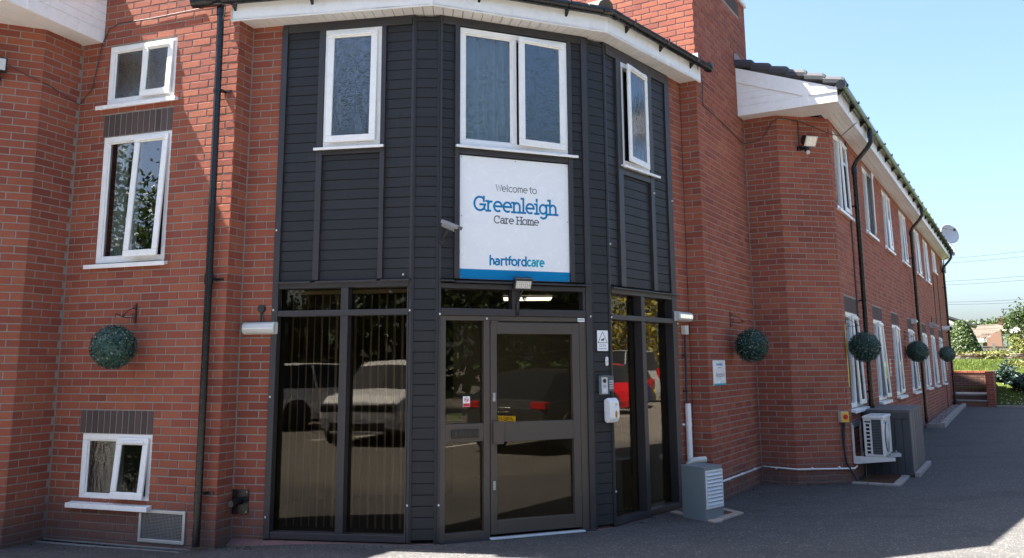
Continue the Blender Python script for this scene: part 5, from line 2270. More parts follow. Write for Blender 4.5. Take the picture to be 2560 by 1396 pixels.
wst = MB()
wst.box(WING, es0 - .02, es1 + .05, eo1 + .012, eo1 + .075, -.04, .022)
solo(wst, 'white_edging', 'concrete', 'white painted strip on the ground along the timber enclosure', 'edging', None, .006)
# grate and its edging
gt = thing('light_well_grate', WING.p(.5, .3, -.03), 'rusty bar grate with grey block edging at the foot of the enclosure', 'grate')
m = MB()
m.box(WING, -.02, .97, .10, .47, -.20, -.045)
m.build('pit', 'dark_void', gt)
for i in range(19):
    m = MB()
    s = .02 + i * .05
    m.box(WING, s, s + .012, .08, .475, -.035, -.012)
    m.build('bar', 'rust', gt)
m = MB()
for o in (.16, .30, .42):
    m.box(WING, 0, .96, o, o + .012, -.034, -.016)
m.build('cross_bars', 'rust', gt)
for i in range(5):
    m = MB()
    m.box(WING, -.02 + i * .196, -.02 + (i + 1) * .196 - .008, .485, .585, -.10, -.014 + rnd.uniform(-.003, .003))
    m.build('edging_block', 'concrete', gt, .004)
for i in range(3):
    m = MB()
    m.box(WING, -.13, -.03, .0 + i * .195, .0 + (i + 1) * .195 - .008, -.10, -.012)
    m.build('edging_block', 'concrete', gt, .004)

# fire notice, yellow strip and other small plates along the wing
for s, z0_, z1_, w_, mat, nm, lb in ((4.55, 1.28, 1.58, .16, 'ink_red', 'fire_notice', 'small red and white notice between ground floor windows of the long wing'),
                                     (17.9, 1.25, 1.50, .12, 'sign_white', 'wall_notice', 'small pale notice near the far downpipe of the long wing'),
                                     (.16, 1.2, 2.05, .05, 'isolator_yellow', 'yellow_tape', 'yellow strip beside the nearest ground floor window of the long wing')):
    t_ = thing(nm, WING.p(s, 0, z0_), lb, 'notice' if 'tape' not in nm else 'tape')
    m = MB()
    m.box(WING, s - w_ / 2, s + w_ / 2, .002, .008, z0_, z1_)
    m.build('plate', 'sign_white' if mat == 'ink_red' else mat, t_)
    if mat == 'ink_red':
        for q in range(4):
            m = MB()
            m.box(WING, s - w_ / 2 + .01, s + w_ / 2 - .01, .008, .009, z0_ + .01 + q * .073, z0_ + .06 + q * .073)
            m.build('panel', 'ink_red', t_)

# satellite dish on the far corner
sdh = thing('satellite_dish', WING.p(19.2, .2, 4.5), 'grey satellite dish on a bent pole at the far end of the wing', 'satellite dish')
DC = Vector(WING.p(19.1, .30, 5.66))
m = MB()
m.smooth = True
dn = Vector((.20, -.93, .22)).normalized()
du = dn.orthogonal().normalized()
dvv = dn.cross(du)
pts, fs = [], []
nr, na = 6, 24
for i in range(nr + 1):
    r_ = .33 * i / nr
    for j in range(na):
        a = 2 * math.pi * j / na
        pts.append(DC + du * (r_ * math.cos(a)) + dvv * (r_ * 1.02 * math.sin(a)) + dn * (r_ * r_ * .75))
for i in range(nr):
    for j in range(na):
        fs.append((i * na + j, i * na + (j + 1) % na, (i + 1) * na + (j + 1) % na, (i + 1) * na + j))
m.mesh(pts, fs)
dsh = m.build('reflector', 'dish_grey', sdh)
so_ = dsh.modifiers.new('solid', 'SOLIDIFY')
so_.thickness = .012
m = MB()
m.tube([DC - dn * .02, Vector(WING.p(19.2, .30, 5.42)), Vector(WING.p(19.2, .46, 5.20)), Vector(WING.p(19.2, .42, 5.02)), Vector(WING.p(19.2, .10, 4.85)), Vector(WING.p(19.2, .05, 4.5))], .022, 8)
m.build('pole', 'dish_grey', sdh)
m = MB()
m.tube([DC - dvv * .30 + dn * .05, DC + dn * .34 - dvv * .05], .012, 6)
m.xbox(DC + dn * .36 - dvv * .04, (.06, .06, .09))
m.build('receiver_arm', 'black_plastic', sdh)
jb = MB()
jb.box(WING, 18.9, 19.25, .02, .14, 4.40, 4.62)
solo(jb, 'junction_box', 'dish_grey', 'grey box under the eaves by the satellite dish', 'junction box', None, .005)
m = MB()
m.tube([WING.p(15.4, .006, 4.05), WING.p(15.4, .006, 2.6), WING.p(13.8, .006, 2.55), WING.p(13.8, .006, 2.75)], .012, 6)
m.tube([WING.p(17.0, .006, 4.5), WING.p(17.0, .006, .2)], .012, 6)
solo(m, 'wall_cables', 'cable', 'dark cables clipped to the brick at the far end of the long wing', 'cable')
m = MB()
m.tube([WING.p(1.30, .008, 4.90), WING.p(1.30, .008, .95)], .011, 6)
solo(m, 'pipe_cable', 'cable', 'black cable clipped beside the nearest downpipe of the long wing', 'cable')

# ================================================================== gravel margin, kerb, steps, retaining wall
m = MB()
kz = lambda s: ground_z(*WING.p(s, .3, 0)[:2])
line = [(9.75, .02), (9.75, .36), (19.0, .33)]
for i, ((a, b), (c, d)) in enumerate(zip(line[:-1], line[1:])):
    n = 1 if i == 0 else 9
    for j in range(n):
        q0 = Vector((a, b)).lerp(Vector((c, d)), j / n)
        q1 = Vector((a, b)).lerp(Vector((c, d)), (j + 1) / n)
        u = (q1 - q0).normalized()
        v = Vector((-u.y, u.x)) * .055
        q0 += u * .006
        q1 -= u * .006
        m = MB()
        zz = kz(q0.x)
        P4 = [WING.p(*(q0 - v), 0), WING.p(*(q1 - v), 0), WING.p(*(q1 + v), 0), WING.p(*(q0 + v), 0)]
        m.hexa([(p[0], p[1], zz - .1) for p in P4] + [(p[0], p[1], kz(q1.x) + .10) for p in P4])
        o = m.build('kerb_stone', 'concrete', None, .012)
        if i == 0:
            kerb = o
            tag(o, kind='structure')
            o.name = 'kerb'
            WL[o.name] = Vector((0, 0, 0))
        else:
            o.parent = kerb
rg = random.Random(3)
m = MB()
for i in range(3800):
    s = rg.uniform(9.82, 18.9)
    o = rg.uniform(.02, .29)
    c = Vector(WING.p(s, o, kz(s) + rg.uniform(.02, .05)))
    r_ = rg.uniform(.012, .026)
    ax = Quaternion(Vector((rg.gauss(0, 1), rg.gauss(0, 1), rg.gauss(0, 1))).normalized(), rg.uniform(0, 6))
    vv = [c + ax @ Vector(q) * r_ for q in ((1, 0, 0), (-.9, .1, 0), (0, 1.1, 0), (0, -1, .1), (0, 0, .8), (.1, 0, -.7))]
    m.mesh(vv, [(0, 2, 4), (2, 1, 4), (1, 3, 4), (3, 0, 4), (2, 0, 5), (1, 2, 5), (3, 1, 5), (0, 3, 5)])
tag(m.build('gravel', 'pebble'), 'loose pinkish gravel between the far kerb and the brick wing', 'gravel', kind='stuff')
ST = Fr(WING.p(18.95, 0, 0)[:2], t=WING.n, n=-WING.t)
stp = thing('brick_steps', ST.p(.5, 0, .1), 'two dark steps with a landing at the far end of the wing', 'steps')
for i, (zt, of) in enumerate(((.31, .0), (.49, -.32))):
    m = MB()
    m.box(ST, -.04, .98, of - .32 if i == 0 else of - 2.2, of, -.05, zt - .045)
    m.build('riser', 'brick_old', stp, .004)
    m = MB()
    m.box(ST, -.05, .99, of - .35 if i == 0 else of - 2.2, of + .03, zt - .044, zt)
    m.build('tread', 'concrete', stp, .008)
rw = thing('retaining_wall', ST.p(1.1, -1, 0), 'low dark brick retaining wall with brick pier beside the far steps', 'wall')
F_RB = Fr(ST.p(-.6, -2.15, 0)[:2], ST.p(1.0, -2.15, 0)[:2])
F_RS = Fr(ST.p(.99, -2.15, 0)[:2], t=-ST.n * -1 if False else ST.n, n=-ST.t)
F_RF = Fr(ST.p(.99, .06, 0)[:2], ST.p(1.22, .06, 0)[:2])
n0 = len(BRICKS)


def mini_wall(fr, L, z0, z1, mat, cap, parent):
    m = MB()
    m.box(fr, 0, L, -.2, -.006, z0, z1)
    wo = m.build('wall', 'mortar', parent)
    zk = math.floor(z0 / CO)
    while (zk + 1) * CO <= z1 + .001:
        off = .1125 if zk % 2 else 0
        i = -1
        while off + i * .225 < L:
            a, b = max(0, off + i * .225 + .005), min(L, off + (i + 1) * .225 - .005)
            if b - a > .03:
                mm = MB()
                mm.box(fr, a, b, -.05, rnd.uniform(-.002, .001), max(z0, zk * CO + .005), (zk + 1) * CO - .005)
                mm.build('brick', mat, wo)
            i += 1
        zk += 1
    return wo


mini_wall(F_RB, 1.6, .45, 1.125, 'brick_old', True, rw)
mini_wall(F_RF, F_RF.L, .05, 1.20, 'brick', True, rw)
mini_wall(F_RS, 2.2, .30, 1.125, 'brick_old', True, rw)
for i in range(8):
    m = MB()
    m.box(F_RB, i * .2, i * .2 + .19, -.21, .012, 1.126, 1.20)
    m.build('coping_brick', 'brick', rw, .004)
m = MB()
m.box(F_RF, .004, F_RF.L - .004, -2.2, -.206, .05, 1.195)
m.build('wall', 'brick', rw)

# lawn bank and garden beyond
LB0 = Vector(ST.p(1.23, .05, 0)[:2])


def lawn_z(x, y):
    s, o = wing_so(x, y)
    base = .12 + 1.08 * sstep(19.0, 23.2, s)
    d = math.hypot(x, y)
    return base + .45 * sstep(34, 60, d) + 1.4 * sstep(60, 160, d)


m = MB()
m.smooth = True
gp, gf = [], []
us = [0, .3, .6, 1.0, 1.5, 2.2, 3, 4, 5.5, 7.5, 10, 14, 20, 30, 50, 90, 160]
vs2 = [19.02, 19.3, 19.8, 20.4, 21.0, 21.7, 22.4, 23.2, 24, 26, 29, 33, 38, 45, 55, 70, 90, 120, 170, 240]
for sv in vs2:
    for u in us:
        o = 1.23 + u if sv < 21.2 else (-14 + (u / 160) ** .5 * 174)
        if sv >= 21.2:
            o = -14 + 200 * (us.index(u) / (len(us) - 1)) ** 2.2
        x, y = WING.p(sv, o, 0)[:2]
        gp.append((x, y, lawn_z(x, y)))
nu = len(us)
for j in range(len(vs2) - 1):
    if vs2[j] < 21.2 <= vs2[j + 1]:
        # fan between the narrow bank and the wide lawn
        pass
    for i in range(nu - 1):
        gf.append((j * nu + i, j * nu + i + 1, (j + 1) * nu + i + 1, (j + 1) * nu + i))
m.mesh(gp, gf)
tag(m.build('lawn', 'lawn_soil'), kind='structure')
rg = random.Random(9)
m = MB()


def blade(mb, c, h, wd, lean):
    a = rg.uniform(0, 6.28)
    u = Vector((math.cos(a), math.sin(a), 0)) * wd
    tip = c + Vector((rg.gauss(0, lean), rg.gauss(0, lean), h))
    mb.mesh([c - u, c + u, tip], [(0, 1, 2)])


for i in range(26000):
    s = rg.uniform(19.1, 24) if i % 2 else rg.uniform(21.3, 40)
    o = rg.uniform(1.28, 6.0) if s < 21.4 else rg.uniform(-2.5, 9)
    x, y = WING.p(s, o, 0)[:2]
    blade(m, Vector((x, y, lawn_z(x, y))), rg.uniform(.03, .07) if s < 22 else rg.uniform(.05, .16), .008 if s < 24 else .02, .03)
tag(m.build('grass', 'grass'), 'short green grass on the bank and lawn past the steps', 'grass', kind='stuff')
m = MB()
for i in range(170):
    s, o = rg.uniform(19.2, 22.2), rg.uniform(1.3, 3.0)
    x, y = WING.p(s, o, 0)[:2]
    c = Vector((x, y, lawn_z(x, y) + .06))
    m.mesh([c + Vector((.022 * math.cos(t * math.pi / 3), .022 * math.sin(t * math.pi / 3), .01 * (t % 2))) for t in range(6)], [tuple(range(6))])
tag(m.build('daisies', 'daisy'), 'white daisies dotted over the shaded grass bank', 'flowers', kind='stuff')
# kerb along the foot of the bank
for i in range(5):
    m = MB()
    m.box(ST, 1.24 + i * .9, 1.24 + (i + 1) * .9 - .01, -.03, .05, -.05, .165)
    o = m.build('kerb_edging' if i == 0 else 'kerb_stone', 'concrete', None, .008)
    if i == 0:
        k2 = tag(o, kind='structure')
    else:
        o.parent = k2


# ================================================================== foliage


def crown(mb, c, rad, n, size, seed, clump=.35, shell=.55, flat=.5, taper=0.0):
    q = random.Random(seed)
    c = Vector(c)
    cl = []
    for i in range(max(6, n // 60)):
        while True:
            d = Vector((q.uniform(-1, 1), q.uniform(-1, 1), q.uniform(-1, 1)))
            if shell < d.length < 1:
                break
        cl.append((d, q.uniform(.6, 1.3)))
    for i in range(n):
        d, w_ = q.choice(cl)
        p = d + Vector((q.gauss(0, 1), q.gauss(0, 1), q.gauss(0, 1))) * clump * .5 * w_
        if taper:
            k_ = 1 - taper * (p.z + 1) / 2
            p = Vector((p.x * k_, p.y * k_, p.z))
        pos = c + Vector((p.x * rad[0], p.y * rad[1], p.z * rad[2]))
        nr_ = Vector((q.gauss(0, 1), q.gauss(0, 1), q.gauss(0, 1) + flat)).normalized()
        u = Quaternion(nr_, q.uniform(0, 6.28)) @ nr_.orthogonal().normalized()
        v = nr_.cross(u)
        a, b = size * q.uniform(.7, 1.3), size * q.uniform(.35, .6)
        mb.mesh([pos - u * a, pos + v * b, pos + u * a, pos - v * b], [(0, 1, 2, 3)])


def tree(name, loc, h, rad, mat, label, cat, n=2500, size=.16, seed=1, trunk=True, group=None, taper=0.0, clump=.35, shell=.45, zc=None):
    T = thing(name, loc, label, cat, group)
    loc = Vector(loc)
    m = MB()
    czz = loc.z + (zc if zc is not None else h - rad[2] * .95)
    crown(m, (loc.x, loc.y, czz), rad, n, size, seed, clump, shell, taper=taper)
    m.build('crown', mat, T)
    if trunk:
        m = MB()
        q = random.Random(seed)
        m.tube([loc - Vector((0, 0, .1)), loc + Vector((.05, .03, h * .3)), loc + Vector((.1, -.05, h * .6)), loc + Vector((.0, .0, h * .85))], [h * .028, h * .022, h * .015, h * .006], 9)
        for i in range(6):
            a = q.uniform(0, 6.28)
            z = h * q.uniform(.3, .6)
            e = loc + Vector((math.cos(a) * rad[0] * .65, math.sin(a) * rad[1] * .65, z + h * .22))
            m.tube([loc + Vector((.05, 0, z)), (loc + Vector((.05, 0, z))).lerp(e, .5) + Vector((0, 0, h * .03)), e], [h * .012, h * .008, h * .003], 6)
        m.build('trunk', 'bark', T)
    return T


def at(px, py, D):
    """point at horizontal distance D seen at a pixel of the photograph"""
    u, v = (px - CX) / FPX, (py - CY) / FPX
    cr, sr = math.cos(ROLL), math.sin(ROLL)
    u, v = cr * u + sr * v, -sr * u + cr * v
    cp, sp = math.cos(PITCH), math.sin(PITCH)
    d = Vector((u, cp + v * sp, sp - v * cp))
    return d * (D / math.hypot(d.x, d.y)) + Vector((0, 0, CAMH))


# ================================================================== background beyond the lawn
def gz(p):
    return lawn_z(p.x, p.y)


# clipped cone of yew
p = at(2408, 888, 62)
p.z = gz(p) - .1
yew = thing('conifer', p, 'tall clipped cone shaped conifer behind the low stone wall', 'tree')
m = MB()
q = random.Random(4)
H_ = at(2404, 803, 62).z - p.z
for i in range(5200):
    t = q.random() ** .8
    r_ = (1.02 * (1 - t) ** .75 + .26) * q.uniform(.86, 1.04)
    if t > .93:
        r_ *= q.random()
    a = q.uniform(0, 6.283)
    c = p + Vector((r_ * math.cos(a), r_ * math.sin(a), t * H_))
    nr_ = Vector((math.cos(a) + q.gauss(0, .5), math.sin(a) + q.gauss(0, .5), .4 + q.gauss(0, .4))).normalized()
    u = Quaternion(nr_, q.uniform(0, 6.28)) @ nr_.orthogonal().normalized()
    v = nr_.cross(u)
    m.mesh([c - u * .085, c + v * .05, c + u * .085, c - v * .05], [(0, 1, 2, 3)])
m.tube([p, p + Vector((0, 0, H_ * .5)), p + Vector((0, 0, H_ * .97))], [.95, .62, .12], 14)
m.build('crown', 'leaf_green', yew)
m = MB()
m.tube([p - Vector((0, 0, .2)), p + Vector((0, 0, .6))], .12, 8)
m.build('trunk', 'bark', yew)
# low stone wall
a_, b_ = at(2372, 897, 56), at(2552, 897, 57)
fr = Fr((a_.x, a_.y), (b_.x, b_.y))
zw = min(gz(a_), gz(b_)) - .1
topz = at(2440, 886, 56.5).z
sw = thing('stone_wall', fr.p(fr.L / 2, 0, zw), 'low rough stone garden wall at the back of the lawn', 'wall')
z = zw
row = 0
while z < topz - .02:
    s = -(row % 2) * .14
    hh = .105
    while s < fr.L:
        ln = rnd.uniform(.16, .36)
        m = MB()
        m.box(fr, s + .008, s + ln - .008, -.25, rnd.uniform(-.015, .03), z + .005, z + hh - .006 + rnd.uniform(-.006, .004))
        m.build('stone', 'brick_old' if rnd.random() < .5 else 'slab', sw, .012)
        s += ln
    z += hh
    row += 1
# creeping plants on the wall and hedge behind it
for px, D, rx, rz, mt, nm, lb, sd in ((2475, 57.5, 1.5, .22, 'leaf_pale', 'creeper_plant', 'pale trailing plant growing along the top of the stone wall', 31),
                                      (2482, 64, .75, .36, 'leaf_green', 'garden_shrub', 'green shrub between the stone wall and the timber fence', 32),
                                      (2512, 61, .55, .26, 'leaf_pale', 'garden_shrub', 'pale shrub behind the wall in front of the fence end', 33),
                                      (2556, 63, .95, .80, 'leaf_pale', 'rounded_bush', 'large rounded pale yellow bush right of the timber fence', 34),
                                      (2556, 41, .8, .16, 'juniper', 'spreading_shrub', 'low grey green spreading shrub in sun at the lawn\'s back edge', 35),
                                      (2513, 34.0, .34, .26, 'juniper', 'small_shrub', 'small dark rounded shrub at the top of the grass bank', 36),
                                      (2566, 33.2, .58, .28, 'juniper', 'prostrate_juniper', 'sprawling dark juniper spilling down the grass bank', 37),
                                      (2560, 38, .5, .18, 'leaf_pale', 'dry_grass_clump', 'yellowing clump of plants above the juniper', 38)):
    c = at(px, 900, D)
    zz = gz(c)
    c.z = zz - .05
    T = thing(nm, c, lb, 'shrub')
    m = MB()
    crown(m, (c.x, c.y, zz + rz * .75), (rx, rx, rz), 1500 if D < 50 else 900, .05 if D < 32 else .09, sd, .4, .2, .8)
    m.build('foliage', mt, T)
    m = MB()
    for j in range(5):
        a = j * 1.257
        m.tube([(c.x, c.y, zz - .1), (c.x + rx * .3 * math.cos(a), c.y + rx * .3 * math.sin(a), zz + rz * .5), (c.x + rx * .6 * math.cos(a), c.y + rx * .6 * math.sin(a), zz + rz * .8)], [.02, .014, .006], 5)
    m.build('stem', 'bark', T)
# timber fence
a_, b_ = at(2447, 882, 72), at(2530, 882, 72)
fr = Fr((a_.x, a_.y), (b_.x, b_.y))
z0f, z1f = gz(a_) - .2, at(2490, 867, 72).z
fe = thing('timber_fence', fr.p(fr.L / 2, 0, z0f), 'grey timber panel fence in front of the bungalow', 'fence')
nb = 22
for i in range(nb):
    m = MB()
    m.box(fr, fr.L * i / nb + .006, fr.L * (i + 1) / nb - .004, -.02, rnd.uniform(0, .006), z0f, z1f + rnd.uniform(-.01, .01))
    m.build('board', 'fence_timber', fe)
for s in (0.0, fr.L * .46, fr.L * .5):
    m = MB()
    m.box(fr, s - .05, s + .05, .0, .09, z0f, z1f + (.25 if s else .22))
    m.build('post', 'render_white' if s == 0 else 'fence_timber', fe)
m = MB()
m.box(fr, 0, fr.L, .006, .03, z1f + .012, z1f + .05)
m.build('capping', 'fence_timber', fe)
# bungalow
DB = 150
q = {n_: at(x_, y_, DB) for n_, (x_, y_) in dict(ridgeL=(2418, 817), ridgeR=(2550, 808), eaveL=(2395, 850), eaveG=(2459, 849), peak=(2508, 826), gR=(2550, 840), base=(2459, 893)).items()}
A_, B_ = at(2380, 880, DB), at(2459, 880, DB)
FB = Fr((A_.x, A_.y), (B_.x, B_.y))
Cc = at(2508, 880, DB - 2)
FG = Fr((B_.x, B_.y), (Cc.x, Cc.y))
bz = gz(B_) - .4
ez_ = q['eaveG'].z
bg_ = thing('bungalow', (B_.x, B_.y, bz), 'brick bungalow with brown tiled roof and white gable trim behind the fence', 'building')
m = MB()
m.box(FB, 0, FB.L, -6, 0, bz, ez_)
m.build('wall', 'render_white', bg_)
m = MB()
m.prism(FG, [(0, bz), (FG.L, bz), (FG.L, q['peak'].z - .1), (0, ez_ - .05)], -5, 0)
m.build('gable_wall', 'brick_bungalow', bg_)
Cd = at(2512, 880, DB - 2)
Ce = at(2552, 880, DB)
FH = Fr((Cd.x, Cd.y), (Ce.x, Ce.y))
m = MB()
m.box(FH, 0, FH.L, -5, -.3, bz, at(2530, 833, DB).z)
m.build('wall', 'brick_bungalow', bg_)
m = MB()
m.box(FH, .0, 1.25, -.31, -.1, bz, at(2530, 836, DB).z)
m.build('white_panel', 'render_white', bg_)
m = MB()
zr = q['ridgeL'].z
roofp = [FB.p(-1.0, .5, ez_ + .05), FB.p(FB.L + .15, .5, ez_ + .05), (q['peak'].x, q['peak'].y, q['peak'].z + .05), (q['ridgeR'].x, q['ridgeR'].y + 4, q['ridgeR'].z), FB.p(-1, -6, zr)]
m.mesh(roofp + [(p_[0], p_[1], p_[2] + .12) for p_ in roofp], [(0, 1, 2, 3, 4), (5, 6, 7, 8, 9), (0, 1, 6, 5), (1, 2, 7, 6), (2, 3, 8, 7)])
rfb = m.build('roof', 'bungalow_tile', bg_)
for i in range(13):
    m = MB()
    t = (i + .5) / 13
    e0, e1 = Vector(roofp[0]).lerp(Vector(roofp[4]), t), Vector(roofp[1]).lerp(Vector(roofp[2]), min(1, t * 1.6)) if t < .62 else Vector(roofp[2]).lerp(Vector(roofp[3]), (t - .62) / .38)
    m.tube([e0 + Vector((0, 0, .13)), e1 + Vector((0, 0, .13))], .045, 5)
    m.build('tile_course', 'bungalow_tile', rfb)
m = MB()
m.box(FB, -1, FB.L + .2, .45, .6, ez_ - .42, ez_ + .10)
m.build('fascia', 'render_white', bg_)
m = MB()
P0, P1 = Vector(FG.p(-.25, .12, ez_ + .02)), Vector((q['peak'].x, q['peak'].y - .2, q['peak'].z + .05))
m.hexa([P0 + Vector((0, -.5, -.62)), P1 + Vector((0, -.5, -.62)), P1 + Vector((.05, .15, -.62)), P0 + Vector((.05, .15, -.62)), P0 + Vector((0, -.5, 0)), P1 + Vector((0, -.5, 0)), P1 + Vector((.05, .15, 0)), P0 + Vector((.05, .15, 0))])
m.build('barge_board', 'render_white', bg_)
m = MB()
P0, P1 = P1, at(2556, 815, DB)
m.hexa([P0 + Vector((0, -.5, -.7)), P1 + Vector((0, -.5, -.7)), P1 + Vector((.05, .15, -.7)), P0 + Vector((.05, .15, -.7)), P0 + Vector((0, -.5, 0)), P1 + Vector((0, -.5, 0)), P1 + Vector((.05, .15, 0)), P0 + Vector((.05, .15, 0))])
m.build('barge_board', 'render_white', bg_)
m = MB()
m.box(FB, FB.L - 1.9, FB.L - .3, .002, .06, ez_ - 1.5, ez_ - .35)
wdw = m.build('window', 'render_white', bg_)
for i in range(2):
    m = MB()
    m.box(FB, FB.L - 1.8 + i * .72, FB.L - 1.18 + i * .72, .061, .07, ez_ - 1.4, ez_ - .45)
    m.build('pane', 'car_glass', wdw)
c0 = at(2495, 812, DB + 3)
ch0, ch1 = at(2495, 798, DB + 3), at(2514, 798, DB + 3)
FCn = Fr((ch0.x, ch0.y), (ch1.x, ch1.y))
m = MB()
m.box(FCn, 0, FCn.L, -1.0, 0, c0.z - 1.2, ch0.z)
chm = m.build('chimney', 'brick_bungalow', bg_)
m = MB()
m.box(FCn, -.08, FCn.L + .08, -1.08, .08, ch0.z, ch0.z + .2)
m.build('chimney_cap', 'brick_bungalow', chm)
m = MB()
m.tube([FCn.p(.35, -.4, ch0.z + .2), FCn.p(.35, -.4, ch0.z + .42)], .12, 8)
m.build('chimney_pot', 'bungalow_tile', chm)
ae = thing('tv_aerial', FCn.p(.8, -.5, ch0.z), 'thin television aerial on the bungalow chimney', 'aerial')
m = MB()
m.tube([FCn.p(.85, -.5, ch0.z), FCn.p(.85, -.5, ch0.z + 1.6)], .04, 6)
m.build('mast', 'wire_grey', ae)
m = MB()
m.tube([FCn.p(.55, -.5, ch0.z + 1.5), FCn.p(1.75, -.9, ch0.z + 1.55)], .035, 6)
for i in range(6):
    pp = Vector(FCn.p(.6 + i * .2, -.5 - i * .07, ch0.z + 1.5))
    m.tube([pp - Vector((0, .2, .12)), pp + Vector((0, .2, .12))], .018, 5)
m.build('boom', 'wire_grey', ae)
# second house at the left, mostly hidden by the conifer
D2 = 120
h0, h1, h2 = at(2340, 880, D2), at(2398, 880, D2), at(2366, 880, D2 + 8)
FS = Fr((h0.x, h0.y), (h1.x, h1.y))
bz2 = gz(h1) - .5
pkz = at(2356, 788, D2).z
evz = at(2398, 832, D2).z
hs2 = thing('gabled_house', (h1.x, h1.y, bz2), 'brick house gable just showing between downpipe and cone conifer', 'building')
m = MB()
pk = FS.L * .25
m.prism(FS, [(0, bz2), (FS.L, bz2), (FS.L, evz), (pk, pkz), (0, evz)], -7, 0)
m.build('wall', 'brick_bungalow', hs2)
m = MB()
m.hexa([FS.p(pk, .3, pkz + .05), FS.p(FS.L + 2.2, .3, at(2438, 818, D2).z), FS.p(FS.L + 2.2, -7, at(2438, 818, D2).z), FS.p(pk, -7, pkz + .05), FS.p(pk, .3, pkz + .3), FS.p(FS.L + 2.2, .3, at(2438, 818, D2).z + .25), FS.p(FS.L + 2.2, -7, at(2438, 818, D2).z + .25), FS.p(pk, -7, pkz + .3)])
m.build('roof', 'roof_tile', hs2)
m = MB()
m.hexa([FS.p(pk, .31, pkz - .25), FS.p(FS.L + .6, .31, evz + .30), FS.p(FS.L + .6, .40, evz + .30), FS.p(pk, .40, pkz - .25), FS.p(pk, .31, pkz + .04), FS.p(FS.L + .6, .31, evz + .62), FS.p(FS.L + .6, .40, evz + .62), FS.p(pk, .40, pkz + .04)])
m.build('barge_board', 'render_white', hs2)
# trees behind the houses
c = at(2562, 880, 84)
tree('leafy_tree', (c.x, c.y, gz(c)), at(2556, 764, 84).z - gz(c), (1.35, 1.35, 2.0), 'leaf_green', 'leafy green tree rising at the picture\'s right edge beside the bungalow', 'tree', 2600, .13, 51)
for px, D, top, rx, lb, sd in ((2455, 185, 800, 5.2, 'distant bushy tree showing above the bungalow roof left of the chimney', 52), (2522, 180, 796, 3.2, 'distant tree showing right of the bungalow chimney', 53), (2420, 190, 812, 3.0, 'low distant tree above the house roof beside the cone conifer', 54)):
    c = at(px, 880, D)
    hh = at(px, top, D).z - gz(c)
    tree('distant_tree', (c.x, c.y, gz(c)), hh, (rx, rx, hh * .38), 'leaf_green', lb, 'tree', 1500, .32, sd, group='trees behind the bungalow')
# pale pole by the wing end
a_, b_ = at(2363, 718, 44), at(2374, 880, 44)
m = MB()
m.tube([(b_.x, b_.y, gz(b_) - .2), (a_.x, a_.y, a_.z)], [.07, .05], 10)
solo(m, 'pale_pole', 'render_white', 'tall pale pole standing just past the far end of the wing', 'pole')
# overhead cables
cabs = [((2370, 647), (2560, 629)), ((2370, 658), (2560, 642)), ((2362, 704), (2560, 691)), ((2362, 713), (2560, 701)), ((2370, 756), (2560, 749)), ((2370, 762), (2560, 756))]
names = ['topmost', 'second from top', 'third from top', 'third from bottom', 'second from bottom', 'lowest']
for (u, v), nm in zip(cabs, names):
    P0, P1 = at(*u, 165), at(*v, 150)
    d = P1 - P0
    pts = [P0 + d * t + Vector((0, 0, .25 * (t * t - t))) for t in (-1.5, -.8, -.3, 0, .3, .6, 1, 1.4, 2.0, 3.0)]
    m = MB()
    m.tube(pts, .022, 5)
    solo(m, 'overhead_cable', 'wire_grey', 'thin overhead power line against the sky, %s of the six' % nm, 'power line', 'overhead power lines')

# ================================================================== car park behind the viewer (seen in the glass)


